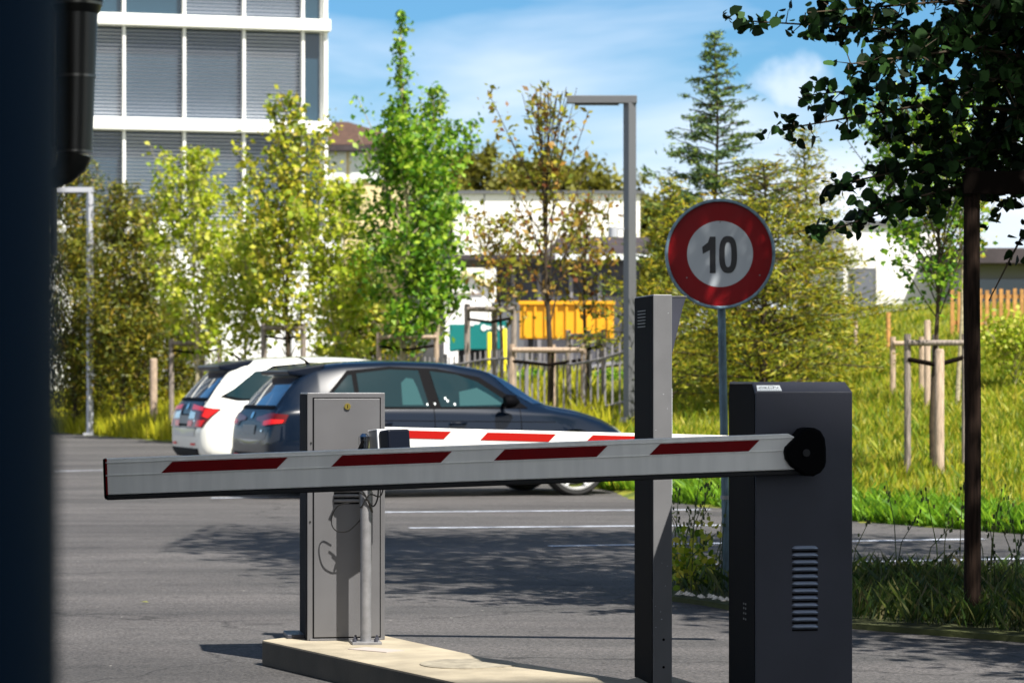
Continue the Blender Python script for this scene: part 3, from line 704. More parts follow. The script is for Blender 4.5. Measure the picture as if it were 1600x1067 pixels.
def containers():
    D = 62; x0 = ground_x(812, D); x1 = ground_x(959, D); zt = HC+(HY-473)/F*D; z0 = HC+(HY-529)/F*D
    g = hgt(x0, D); t = thing('yellow_container', ((x0+x1)/2, D, g), 'yellow open roll-off container with ribbed sides', 'container'); w = x1-x0
    zz0 = z0-g; zz1 = zt-g
    MB().prism([(-w/2, zz0), (w/2, zz0), (w/2, zz1), (-w/2, zz1)], (0, 0, 0), (1, 0, 0), (0, 0, 1), (0, 1, 0), 0, 1.6).build('body', 'yellow_skip', t, bevel=.02)
    r = MB(); [r.box((-w/2+w*(i+.5)/9, -.03, (zz0+zz1)/2), (.05, .06, zz1-zz0-.12)) for i in range(9)]; r.build('ribs', 'yellow_skip', t)
    MB().box((0, -.02, zz1), (w+.06, .14, .08)).build('rim', 'yellow_skip', t)
    for s in (-1, 1): MB().box((s*w*.38, .8, zz0/2), (.12, 1.4, zz0+.02)).build('skid', 'rubber', t)
    # worn lettering-like dark scuffs are the branches in front; teal container
    D = 64; x0 = ground_x(702, D); x1 = ground_x(792, D); g = hgt(x0, D); t = thing('green_container', ((x0+x1)/2, D, g), 'dark teal recycling container with blurred white marks', 'container'); w = x1-x0
    zt = HC+(HY-501)/F*D-g; z0 = max(.03, HC+(HY-546)/F*D-g)
    MB().prism([(-w/2, zt*.45), (-w/2+.3, z0), (w/2, z0), (w/2, zt), (w*.05, zt), (w*.02, zt-.08), (-w/2, zt-.08)], (0, 0, 0), (1, 0, 0), (0, 0, 1), (0, 1, 0), 0, 1.4).build('body', 'teal_paint', t, bevel=.02)
    MB().box((0, .7, z0/2), (w*.7, 1.0, z0+.01)).build('base', 'rubber', t)
    lt = MB()
    for px, w_, h_ in ((756, .13, .15), (763, .08, .09), (769, .08, .08), (775, .08, .09), (781, .07, .12), (786, .07, .09)):
        lt.prism(rrect(w_, h_, min(w_, h_)*.45), (ground_x(px, D)-(x0+x1)/2, -.02, HC+(HY-512)/F*D-g), (1, 0, 0), (0, 0, 1), (0, 1, 0), 0, .015)
    lt.build('lettering', 'white_paint', t)
    MB().box((ground_x(735, D)-(x0+x1)/2, -.01, HC+(HY-507)/F*D-g), (.16, .02, .06)).build('plate', 'white_paint', t)
    for px, D, y0, y1, lab in ((788, 60, 513, 549, 'yellow bollard at the corner of the green container'), (765, 61, 519, 547, 'dull yellow bollard in front of the green container')):
        x = ground_x(px, D); zt = HC+(HY-y0)/F*D; g = hgt(x, D)
        o = MB().tube([(0, 0, 0), (0, 0, zt-g-.03), (0, 0, zt-g)], [.055, .055, .04], 12).build('bollard', 'yellow_paint', loc=(x, D, g), smooth=True); tag(o, lab, 'bollard', 'yellow bollards')
containers()

# ------------------------------------------------------------------ lamps
def lamp(px0, px1, ytop, arm_left, D, wl, m1, m2, label, sensor=False, armh=12):
    x = ground_x((px0+px1)/2, D); g = hgt(x, D); zt = HC+(HY-ytop)/F*D-g; w = (px1-px0)/F*D
    t = thing('street_lamp', (x, D, g), label, 'street lamp', 'angular street lamps')
    hh = armh/F*D
    s = w*.74
    MB().box((0, 0, zt/2-hh/2), (s, s, zt-hh), R(35)).build('pole', m1, t, bevel=.006)
    L = ground_x((px0+px1)/2-arm_left, D)-ground_x(0, D)
    MB().box((-L/2+s*.3, 0, zt-hh/2), (L+s*.9, s, hh), 0).build('arm', m1, t, bevel=.006)
    MB().box((-L+.35, 0, zt-hh-.012), (.55, s*.7, .02)).build('light_panel', m2, t)
    MB().box((0, 0, .03), (s*2.2, s*2.2, .06)).build('base_plate', m1, t)
    if sensor:
        zc = HC+(HY-362)/F*D-g; sn = MB(); sn.tube([(-w*.5-.12, -.05, zc-.07), (-w*.5-.12, -.05, zc+.05)], .055, 12); sn.box((-w*.5-.04, -.03, zc+.03), (.1, .03, .03)); sn.build('sensor', 'lamp_white', t, smooth=True)
lamp(974, 994, 150, 888, 34, .15, 'lamp_grey', 'lamp_dark', 'tall angular grey lamp with a flat arm and small sensor, beside the blue car', True)
lamp(135, 146, 293, 84, 60, .15, 'lamp_white', 'lamp_dark', 'pale angular lamp on the left verge, near the dark downpipe', armh=8)

# ------------------------------------------------------------------ speed sign
def sign():
    D = 14.33; x = ground_x(1137, D); t = thing('speed_sign', (x, D, .045), 'round red and white speed limit sign on a steel pole', 'road sign')
    c = P(1125, 397, D)-Vector((x, D, .045)); top = P(1128, 478, D)-Vector((x, D, .045))
    MB().tube([(0, .03, 0), (top.x, .03, top.z), (c.x, .03, c.z+.2)], [.021, .021, .021], 14).build('pole', 'sign_pole', t, smooth=True)
    ry = R(4)
    def disc(name, r, y, m, th=.003, par=t, inner=None, n=64):
        mb = MB()
        if inner is None: mb.prism(circle(r, n), (c.x, y, c.z), (1, 0, 0), (0, 0, 1), (0, 1, 0), -th, 0)
        else:
            vs = []; fs = []
            for k in range(n):
                a = 2*math.pi*k/n
                for rr, yy in ((inner, y), (inner, y-th), (r, y-th), (r, y)): vs.append((c.x+rr*math.cos(a), yy, c.z+rr*math.sin(a)))
            for k in range(n):
                j = (k+1) % n
                for q in range(4): fs.append((k*4+q, j*4+q, j*4+(q+1) % 4, k*4+(q+1) % 4))
            mb.add(vs, fs)
        return mb.build(name, m, par, smooth=False)
    back = disc('plate', .2735, 0, 'sign_red', .002)
    disc('white_field', .172, -.002, 'sign_white', .0012, back)
    rim = disc('rim', .287, .014, 'sign_rim', .034, t, .271)
    b = rim.modifiers.new('bevel', 'BEVEL'); b.width = .004; b.segments = 2
    for i, (px, py) in enumerate(((1125, 347), (1073, 434), (1187, 430))):
        p = P(px, py, D)-Vector((x, D, .045)); MB().tube([(p.x, -.002, p.z), (p.x, -.006, p.z)], .004, 8).build('rivet', 'galv', back)
    # numerals built as condensed bold shapes
    def poly(name, ring_out, ring_in=None):
        mb = MB()
        if ring_in is None: mb.prism(ring_out, (c.x, 0, c.z), (1, 0, 0), (0, 0, 1), (0, 1, 0), -.0052, -.0034)
        else:
            n = len(ring_out); vs = [(c.x+p[0], y, c.z+p[1]) for y in (-.0034, -.0052) for p in ring_out+ring_in]; fs = []
            for k in range(n):
                j = (k+1) % n; a = 2*n
                fs += [(k, j, j+n, k+n), (k+a, k+n+a, j+n+a, j+a), (k, k+a, j+a, j), (k+n, j+n, j+n+a, k+n+a)]
            mb.add(vs, fs)
        return mb.build(name, 'sign_black', back)
    s = 1/300.
    def q(px, py): return ((px-1125)*s, (397-py)*s)
    poly('numeral', [q(1109, 427), q(1109, 391), q(1098, 397), q(1097, 386), q(1106, 379), q(1109, 370), q(1118, 370), q(1118, 427)])
    def stad(cx, cy, hw, hh, n=48): return [((cx-1125+hw*math.copysign(abs(math.cos(a))**.8, math.cos(a)))*s, (397-cy+hh*math.copysign(abs(math.sin(a))**.75, math.sin(a)))*s) for a in [2*math.pi*k/n for k in range(n)]]
    poly('numeral', stad(1137.5, 398, 14, 29), stad(1137.5, 398, 5.2, 19.5))
    MB().box((c.x, .035, c.z+.12), (.36, .02, .03)).build('bracket', 'galv', t); MB().box((c.x, .035, c.z-.12), (.36, .02, .03)).build('bracket', 'galv', t)
    MB().tube([(top.x*.35, .03, top.z*.32), (top.x*.35, .03, top.z*.32+.02)], .026, 14).build('collar', 'galv', t)
sign()

# ------------------------------------------------------------------ concrete island
def island():
    pts = [(-.995, 10.94), (-.93, 11.03), (-.78, 11.35), (-.60, 11.33), (-.10, 10.25), (.397, 9.49), (.50, 9.70), (.56, 9.60), (.75, 8.95), (1.5, 8.9), (1.6, 7.6), (.9, 7.3), (-.16, 9.33)]
    o = MB().prism(pts, (0, 0, 0), (1, 0, 0), (0, 1, 0), (0, 0, 1), .0, .104).build('concrete_island', 'concrete', bevel=.008)
    o.data.materials.append(MATS['concrete_shade'])  # darker concrete paints the shade onto the upright faces
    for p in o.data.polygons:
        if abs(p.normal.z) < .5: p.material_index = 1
    tag(o, 'cream concrete traffic island under the grey cabinet and sensor pole', 'traffic island')
    c = MB().prism([(a*1.0, b*1.0) for a, b in circle(.175, 40)], (-.16, 9.99, 0), (1, 0, 0), (0, 1, 0), (0, 0, 1), .100, .1075).build('cover', 'concrete_cover', o)
    p = MB().box((-.52, 10.52, .1055), (.20, .10, .003), R(-40)).build('patch', 'paper', o)
island()

# ------------------------------------------------------------------ near barrier
def near_barrier():
    D = 8.76; k = F/D
    x0 = ground_x(1180.5, D)
    t = thing('boom_barrier', (x0, D, .1), 'anthracite barrier cabinet with its lowered silver boom in front', 'barrier', rz=A9)
    Z = lambda py: HC+(HY-py)/F*D-.1
    w = (1335-1180.5)/k/math.cos(A9); dep = .36; zt = Z(612.5); zc = Z(597)
    # local: x along face, y into depth
    hb = MB()
    prof = [(0, 0), (dep, 0), (dep, zt+.001), (dep-.006, zc+.001), (.045, zc+.001), (0, zt)]   # (y,z) side outline with sloping front top
    ins = .012
    vs = []
    for x, ii in ((0, 0), (w, 1)):
        for (y, z) in prof:
            xx = x
            if z > zt+.005 and ii: xx = x-.012
            vs.append((xx, y, z))
    n = len(prof)
    fs = [tuple(range(n)), tuple(range(2*n-1, n-1, -1))]+[(i, i+n, (i+1) % n+n, (i+1) % n) for i in range(n)]
    body = hb.add(vs, fs).build('cabinet', 'anthracite', t, bevel=.0025)
    MB().prism([(.006, .01), (dep-.006, .01), (dep-.008, zt-.004), (dep-.014, zc-.006), (.046, zc-.006), (.006, zt-.008)], (0, 0, 0), (0, 1, 0), (0, 0, 1), (1, 0, 0), -.0022, -.0002).build('side_shade', 'anthracite_shade', body)  # thin near-black sheet: shade of the left side painted as colour
    # louvres
    for i in range(12):
        py = 857+i*(980-857)/11; z = Z(py); xa = (1259-1180.5)/k/math.cos(A9)
        lv = MB(); L = 43/k; 
        prof2 = [(-.0005, -.0085), (-.008, -.0015), (-.009, .002), (-.0005, .0075)]
        lv.prism([(-z_, y_) for y_, z_ in [(0, 0)]]+[(0, 0)], (0, 0, 0), (1, 0, 0), (0, 0, 1), (0, 1, 0), 0, 0) if False else None
        N = 10; V = []; Fs = []
        for a in range(N+1):
            u = a/N*2-1; e = (1-abs(u)**6)
            for (yy, zz) in ((0, .0085*e**.5), (-.0075*e, .003*e), (-.0085*e, -.001), (0, -.0055*e**.5)): V.append((xa+u*L/2, yy-.0003, z+zz))
        for a in range(N):
            for b in range(3): Fs.append((a*4+b, a*4+b+1, (a+1)*4+b+1, (a+1)*4+b))
        lv = MB().add(V, Fs).build('louvre', 'louvre', body, smooth=True)
        MB().box((xa, -.0006, z-.010), (L*.96, .0012, .0055)).build('louvre_slot', 'black_plastic', lv)
    # sticker on the sloped chamfer
    y0, z0 = 0, zt; y1, z1 = .045, zc+.001; sl = Vector((0, y1-y0, z1-z0)); sl.normalize(); nrm = Vector((0, -(z1-z0), y1-y0)).normalized()
    sw = 40/k; sh = .030; o = Vector((.006, 0, zt))+sl*.004+nrm*.0012
    st = MB().prism([(0, 0), (sw, 0), (sw-.002, sh), (.004, sh)], o, (1, 0, 0), sl, nrm, 0, .0008).build('sticker', 'sticker', body)
    ink = MB()
    def stroke(p, q, wd=.0014):
        a = Vector(p); b = Vector(q); d = (b-a); nn = Vector((-d.y, d.x)).normalized()*wd/2
        ink.prism([tuple(a-nn), tuple(b-nn), tuple(b+nn), tuple(a+nn)], o, (1, 0, 0), sl, nrm, .0009, .0013)
    for p, q in (((.10, .45), (.22, .8)), ((.10, .45), (.26, .45)), ((.22, .8), (.30, .52)), ((.30, .45), (.44, .8)), ((.30, .8), (.40, .45)), ((.34, .45), (.52, .45)),
                 ((.50, .8), (.70, .8)), ((.50, .8), (.50, .48)), ((.50, .45), (.70, .45)), ((.70, .45), (.70, .8)), ((.70, .8), (.86, .48)), ((.86, .48), (.90, .8))):
        stroke((p[0]*sw, p[1]*sh), (q[0]*sw, q[1]*sh))
    for i in range(9): stroke(((.12+i*.09)*sw, .2*sh), ((.12+i*.09+.05)*sw, .2*sh), .0012)
    ink.build('logo', 'ink', st)
    # rating plate on shade-darkened side (small pale characters)
    rp = MB()
    for i, py in enumerate((948, 955, 963, 972)):
        for j in range(2): rp.box((-.0026, .12+.025*j, Z(py)), (.0008, .012, .006))
    rp.build('marking', 'sensor_grey', body)
    # boom: inclined thin box; pivot at (1257,708)
    tip_t = 160; Db = D-.075
    kb = F/Db
    R0 = P(1236, 678.5, Db); R1 = P(160, 717, Db+.0)
    def L(v): # world to local of t
        return Matrix.Rotation(-A9, 3, 'Z') @ (Vector(v)-Vector((x0, D, .1)))
    # boom lies along image plane: slight yaw so the free end is nearer
    a = P(1232, 677.5, 8.70); b = P(164, 716.5, 8.62)
    ax = (b-a); Lb = ax.length; ax.normalize(); dn = Vector((0, 0, -1)); dn = (dn-ax*dn.dot(ax)).normalized(); dp = ax.cross(dn); 
    if dp.y < 0: dp = -dp
    bo = bpy.data.objects.new('boom', None)
    hB = 60/ (F/8.66)
    def bprism(name, poly, t0, t1, m, par, bevel=0):
        mb = MB(); Rm = Matrix.Rotation(-A9, 3, 'Z'); 
        return mb.prism(poly, L(a), Rm@ax, Rm@dn, Rm@dp, t0, t1).build(name, m, par, bevel=bevel)
    h2 = 56.5/(F/8.66)
    boom = bprism('boom', [(0, 0), (Lb, 0), (Lb, h2), (-.03, h2), (-.02, h2*.55), (-.07+.03, h2*.2)], 0, .045, 'boom_white', t, .003)
    bprism('boom_ridge', [(-.02, h2*.45), (Lb-.001, h2*.45), (Lb-.001, h2*.475), (-.02, h2*.475)], -.0022, .0, 'boom_white', boom, .0008)
    bprism('boom_ridge', [(-.02, h2*.10), (Lb-.001, h2*.10), (Lb-.001, h2*.125), (-.02, h2*.125)], -.0022, .0, 'boom_white', boom, .0008)
    bprism('rubber_edge', [(-.06, h2+.0005), (Lb, h2+.0005), (Lb, h2+.0165), (-.06, h2+.0165)], .004, .042, 'rubber', boom, .004)
    ec = bprism('end_cap', [(Lb, -.001), (Lb+.007, .001), (Lb+.007, h2+.008), (Lb, h2+.016)], -.001, .047, 'black_plastic', boom, .003)
    bprism('end_line', [(Lb-.006, .0), (Lb-.0005, .0), (Lb-.0005, h2), (Lb-.006, h2)], -.0018, .0, 'boom_red', boom)
    sc = 8.66/F
    for pr, pl in ((1186, 1012), (947, 768), (703, 514), (447, 250)):
        # px measured: right top corner, left bottom corner; parallelogram slanted by ~17px
        s0 = (1232-pr)*sc; s1 = (1232-pl)*sc
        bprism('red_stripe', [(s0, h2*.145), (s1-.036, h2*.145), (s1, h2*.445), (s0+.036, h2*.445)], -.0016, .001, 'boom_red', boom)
    # hub
    hc = L(P(1257, 707, 8.70))
    poly = [(x_/kb, z_/kb) for x_, z_ in ((-33, 2), (-31, 9), (-16, 24), (-5, 37), (4, 39.5), (14, 39), (24, 34), (31, 22), (33, 5), (33, -14), (31, -22), (24, -31), (12, -37), (-2, -36), (-12, -28), (-22, -22), (-31, -10))]
    hub = MB().prism(poly, (hc.x, 0, hc.z), (1, 0, 0), (0, 0, 1), (0, 1, 0), -.105, -.02).build('hub', 'black_plastic', t, bevel=.008)
    MB().tube([(hc.x+.005, -.03, hc.z), (hc.x+.005, .03, hc.z)], .055, 24).build('pivot', 'black_plastic', t, smooth=True)
    MB().tube([(hc.x, -.105, hc.z), (hc.x, -.109, hc.z)], .012, 16).build('bolt', 'rubber', hub)
near_barrier()

# ------------------------------------------------------------------ ticket post
def ticket_post():
    D = 9.30; k = F/D; x0 = ground_x(1020.5, D); t = thing('reader_post', (x0, D, .1), 'slim upright reader post, pale front and black side, crossed by both booms', 'post', rz=A9)
    Z = lambda py: HC+(HY-py)/F*D-.1
    w = 30/k/math.cos(A9); dep = .30; H = Z(460)
    b = MB().box((w/2, dep/2, H/2), (w, dep, H)).build('column', 'post_grey', t, bevel=.003)
    MB().box((-.0015, dep/2+.002, H/2-.002), (.003, dep-.006, H-.006)).build('side_cover', 'black_plastic', b)
    lv = MB()
    for i in range(6): lv.box((-.004, .17, Z(484+i*5)), (.003, .13, .003))
    lv.build('vent', 'sensor_grey', b)
    # hood at the back right
    hd = MB().prism([(0, Z(463)), (.062, Z(463)), (.050, Z(480)), (.002, Z(575)), (0, Z(580))], (w, .06, 0), (1, 0, 0), (0, 0, 1), (0, 1, 0), 0, .2).build('hood', 'anthracite', t, bevel=.002)
    MB().prism([(0, 0), (.064, 0), (.064, .003), (0, .003)], (w, .058, Z(463)+.0005), (1, 0, 0), (0, 0, 1), (0, 1, 0), 0, .204).build('hood_top', 'galv', hd)
    MB().box((w+.002, .02, Z(690)), (.004, .006, .36)).build('seal_strip', 'white_paint', b)
    for py in (999, 1042): MB().tube([(w*.55, -.001, Z(py)), (w*.55, .003, Z(py))], .0045, 12).build('bolt_hole', 'black_plastic', b)
    r = MB()
    rs = np.random.default_rng(5)
    for i in range(14): r.box((rs.uniform(.1, .9)*w, -.0003, Z(rs.uniform(480, 980))), (rs.uniform(.001, .004), .0008, rs.uniform(.001, .002)))
    r.build('chips', 'sensor_light', b)
ticket_post()

# ------------------------------------------------------------------ grey cabinet barrier with far boom
def grey_barrier():
    D = 10.90; k = F/D; x0 = ground_x(480, D); t = thing('boom_barrier', (x0, D, .104), 'grey metal barrier cabinet with locked door and sunlit boom behind it', 'barrier', rz=R(9.5))
    Z = lambda py: HC+(HY-py)/F*D-.104
    c9 = math.cos(R(9.5)); w = (600.5-480)/k/c9; dep = .30; H = Z(613.5)
    b = MB().box((w/2, dep/2, H/2), (w, dep, H)).build('cabinet', 'alu', t, bevel=.003)
    MB().box((-.0015, dep/2+.003, H/2-.002), (.003, dep-.010, H-.008)).build('side_shade', 'alu_shade', b)  # dark sheet stands in for shade on the side turned from the sun
    X = lambda px: (px-480)/k/c9
    # door with a shadow gap
    dx0, dx1, dz0, dz1 = X(488.5), X(594), Z(997), Z(621)
    MB().box(((dx0+dx1)/2, -.0004, (dz0+dz1)/2), (dx1-dx0, .003, dz1-dz0)).build('door_gap', 'black_plastic', b)
    g = .0045
    door = MB().box(((dx0+dx1)/2, -.003, (dz0+dz1)/2), (dx1-dx0-2*g, .007, dz1-dz0-2*g)).build('door', 'alu', t, bevel=.0015)
    MB().box((w/2, -.0035, Z(999.5)), (w-.02, .008, .010)).build('bottom_sill', 'alu', b, bevel=.001)
    lk = MB().tube([(X(542), -.0062, Z(635)), (X(542), -.0125, Z(635))], .0125, 24).build('lock', 'brass', door, smooth=True); MB().box((X(542), -.0128, Z(635)), (.003, .001, .014), 0).build('keyhole', 'black_plastic', lk)
    for py in (743, 751, 760, 767, 774.5, 782.5):
        L = X(561)-X(520); N = 10; V = []; Fs = []; z = Z(py); xa = X(540.5)
        for a in range(N+1):
            u = a/N*2-1; e = 1-abs(u)**6
            for (yy, zz) in ((0, .0085*e**.5), (-.0085*e, .003*e), (-.0095*e, -.001), (0, -.0055*e**.5)): V.append((xa+u*L/2, yy-.0068, z+zz))
        for a in range(N):
            for q in range(3): Fs.append((a*4+q, a*4+q+1, (a+1)*4+q+1, (a+1)*4+q))
        lv = MB().add(V, Fs).build('louvre', 'galv', door, smooth=True)
        MB().box((xa, -.0072, z-.010), (L*.95, .0012, .006)).build('louvre_slot', 'black_plastic', lv)
    for px, py in ((486, 692), (484.5, 815)): MB().tube([(X(px), 0, Z(py)), (X(px), -.003, Z(py))], .004, 10).build('screw', 'rubber', b)
    # foot flange left
    MB().box((-.03, .2, .008), (.08, .2, .016)).build('foot_flange', 'anthracite', t, bevel=.002)
    # far boom, mounted behind, free end to the right
    a = P(600, 667.0, 11.75); e = P(1262, 683.5, 11.55)
    Rm = Matrix.Rotation(-R(9.5), 3, 'Z')
    o = Vector((x0, D, .104)); la = Rm@(a-o); ax = (e-a); Lb = ax.length; ax.normalize(); dn = Vector((0, 0, -1)); dn = (dn-ax*dn.dot(ax)).normalized(); dp = dn.cross(ax)
    if dp.y < 0: dp = -dp
    ax = Rm@ax; dn2 = Rm@dn; dp = Rm@dp; s = 11.7/F
    def pr(name, poly, t0, t1, m, par, bv=0): return MB().prism(poly, la, ax, dn2, dp, t0, t1).build(name, m, par, bevel=bv)
    h = 34*s
    boom = pr('boom', [(-.02, 0), (Lb, 0), (Lb, h), (-.02, h)], 0, .045, 'boom_white', t, .003)
    for p0, p1, y0, y1 in ((604, 706, 4.5, 16.5), (753, 871, 4.5, 16.5), (918, 1036, 4.5, 15.5), (1083, 1200, 4.5, 15.5)):
        s0 = (p0-600)*s; s1 = (p1-600)*s; q = .030
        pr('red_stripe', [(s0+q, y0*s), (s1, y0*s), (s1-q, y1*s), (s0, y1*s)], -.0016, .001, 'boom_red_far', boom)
    pr('end_cap', [(Lb, 0), (Lb+.007, 0), (Lb+.007, h), (Lb, h)], -.001, .046, 'black_plastic', boom)
    pr('boom_bracket', [(-.16, .0), (-.02, .0), (-.02, h), (-.16, h)], -.01, .06, 'black_plastic', t, .006)
    MB().tube([(la.x-.09, dep, la.z-h/2), (la.x-.09, la.y+.02, la.z-h/2)], .035, 20).build('pivot', 'black_plastic', t, smooth=True)
grey_barrier()

# ------------------------------------------------------------------ sensor pole
def sensor_pole():
    D = 10.79; k = F/D; x0 = ground_x(571.5, D); t = thing('sensor_pole', (x0, D, .104), 'round grey pole carrying a tilted sensor box in front of the grey cabinet', 'sensor')
    Z = lambda py: HC+(HY-py)/F*D-.104
    MB().tube([(0, 0, .008), (0, 0, Z(700))], 8.6/k, 20).build('pole', 'galv', t, smooth=True)
    fl = MB().box((0, 0, .005), (.115, .115, .010), R(9)).build('flange', 'galv', t, bevel=.001)
    for sx in (-1, 1):
        for sy in (-1, 1):
            m = MB(); m.tube([(sx*.042, sy*.04, .01), (sx*.042, sy*.04, .022)], .009, 6); m.tube([(sx*.042, sy*.04, .01), (sx*.042, sy*.04, .03)], .0045, 8); m.build('bolt', 'anthracite', fl)
    cl = MB(); cl.tube([(-.006, -.012, Z(704)), (-.006, -.012, Z(682))], [.020, .024], 14); cl.tube([(-.006, -.012, Z(682)), (-.006, -.012, Z(677))], [.024, .010], 14); cl.build('clamp', 'chrome', t, smooth=True)
    MB().box((-.018, -.036, Z(697)), (.012, .006, .05), rot=Matrix.Rotation(R(25), 3, 'Y')).build('clip', 'black_plastic', t)
    # sensor box: grey back part, dark lens part; yawed so both sides show
    yaw = R(-52); Rm = Matrix.Rotation(yaw, 3, 'Z')@Matrix.Rotation(R(-6), 3, 'Y'); c = Vector((.075, -.015, Z(706)))
    a = Rm@Vector((1, 0, 0)); 
    def bx(cc, size, name, m, par, bv=.003):
        return MB().box(c+Rm@Vector(cc), size, rot=Rm).build(name, m, par, bevel=bv)
    # camera looks along +y; box front (dark) faces right
    hsg = bx((0, 0, 0), (.055, .105, .170), 'housing', 'sensor_grey', t)
    bx((.034, 0, 0), (.008, .112, .175), 'gasket', 'sensor_light', hsg, .001)
    bx((.072, 0, -.002), (.066, .104, .165), 'lens_cover', 'sensor_navy', hsg, .008)
    bx((-.001, 0, .0870), (.060, .108, .003), 'top_plate', 'sensor_light', hsg, .001)
    bx((0, 0, -.11), (.03, .03, .05), 'mount', 'black_plastic', hsg, .002)
    # shade bell below (cone) and cables
    MB().box((.035, 0, Z(752)), (.07, .02, .03)).build('cross_arm', 'galv', t, bevel=.002)
    cb = MB()
    def curve(pts, r=.0032, n=24):
        out = []
        for i in range(n+1):
            u = i/n*(len(pts)-1); j = min(int(u), len(pts)-2); f = u-j
            p = [Vector(pts[max(0, min(len(pts)-1, j+q))]) for q in (-1, 0, 1, 2)]
            out.append(.5*((2*p[1])+(-p[0]+p[2])*f+(2*p[0]-5*p[1]+4*p[2]-p[3])*f*f+(-p[0]+3*p[1]-3*p[2]+p[3])*f**3))
        cb.tube(out, r, 6)
    X = lambda px: (px-571.5)/k
    y = -.03
    curve([(X(562), y, Z(768)), (X(572), y, Z(775)), (X(583), y, Z(790)), (X(590), y, Z(780)), (X(592), y, Z(762))])
    curve([(X(600), y, Z(760)), (X(594), y, Z(775)), (X(578), y, Z(772)), (X(566), y, Z(790)), (X(562), 0, Z(792))])
    curve([(X(556), y, Z(762)), (X(568), y, Z(768)), (X(576), y, Z(783)), (X(582), 0, Z(800))])
    curve([(X(545), .02, Z(786)), (X(528), .03, Z(790)), (X(518), .04, Z(806)), (X(518), .04, Z(822)), (X(528), .03, Z(831)), (X(545), .02, Z(829)), (X(563), 0, Z(812))], .0026)
    cb.build('cable', 'cable', t, smooth=True)
sensor_pole()

# ------------------------------------------------------------------ left column, downpipe, dark wall
def left_side():
    D = 1.35; k = F/D; r = .085; cx = ground_x(80, D)-r
    o = MB().tube([(cx, D+r*.2, 0), (cx, D+r*.2, 3.6)], r, 48).build('steel_column', 'navy_steel', smooth=True); tag(o, 'out of focus navy steel column right beside the camera', 'column')
    # dark building at the left (its edge is hidden behind the column)
    w = MB().prism([(-9, -6), (-1.12, -6), (-1.12, 6.6), (-9, 6.6)], (0, 0, 0), (1, 0, 0), (0, 1, 0), (0, 0, 1), 0, 5.2).build('dark_building', 'wall_dark'); tag(w, 'dark walled building beside the column on the left', 'building')
    D = 5.7; k = F/D; z = lambda py: HC+(HY-py)/F*D
    t = thing('downpipe', (ground_x(118, D), D, z(268)), 'dark segmented downpipe hanging beside the navy column', 'pipe')
    def pp(px, py): p = P(px, py, D); return (p.x-ground_x(118, D), 0, p.z-z(268))
    rr = lambda w: w/2/k
    MB().tube([pp(122, -600), pp(121, -40), pp(121, 3)], [rr(80), rr(80), rr(80)], 40).build('upper_section', 'pipe_dark', t, smooth=True)
    MB().tube([pp(120.5, 4), pp(120, 14), pp(120, 22)], [rr(78), rr(74), rr(66)], 40).build('collar', 'pipe_dark', t, smooth=True)
    MB().tube([pp(120, 22), pp(119, 118)], [rr(65), rr(60)], 40).build('middle_section', 'pipe_dark', t, smooth=True)
    MB().tube([pp(120, 5), pp(120, 9)], [rr(80.5), rr(80)], 40).build('ring', 'pipe_ring', t, smooth=True)
    MB().tube([pp(119, 118), pp(119, 122)], [rr(62), rr(62)], 40).build('ring', 'pipe_ring', t, smooth=True)
    MB().tube([pp(119, 122), pp(117, 236)], [rr(59), rr(54)], 40).build('lower_section', 'pipe_dark', t, smooth=True)
    MB().tube([pp(117, 236), pp(117, 239)], [rr(56), rr(56)], 40).build('ring', 'pipe_ring', t, smooth=True)
    MB().tube([pp(117, 239), pp(112, 256), pp(100, 272), pp(84, 280), pp(60, 284)], [rr(53), rr(48), rr(36), rr(30), rr(28)], 32).build('elbow', 'pipe_dark', t, smooth=True)
    MB().tube([pp(90, -500), pp(87, 60), pp(86, 230)], [rr(26), rr(22), rr(12)], 16).build('conduit', 'pipe_dark', t, smooth=True)
    MB().tube([pp(84, 225), pp(86, 400)], [rr(11), rr(9)], 12).build('conduit', 'conduit', t, smooth=True)
    MB().box((-.1, .0, pp(0, -300)[2]), (.35, .03, .04)).build('bracket', 'pipe_dark', t)
    MB().box((-.1, .0, pp(0, -80)[2]), (.35, .03, .04)).build('bracket', 'pipe_dark', t)
left_side()
SHADE_H = 25.3
def shade_block():  # out-of-view block, added to keep sun off the near boom and cabinet
    o = MB().box((11.8, -9.5, SHADE_H/2), (9.2, 9, SHADE_H)).build('shade_caster', 'caster_wall'); tag(o, 'unseen block added behind the camera to shade the near boom', 'building')
shade_block()

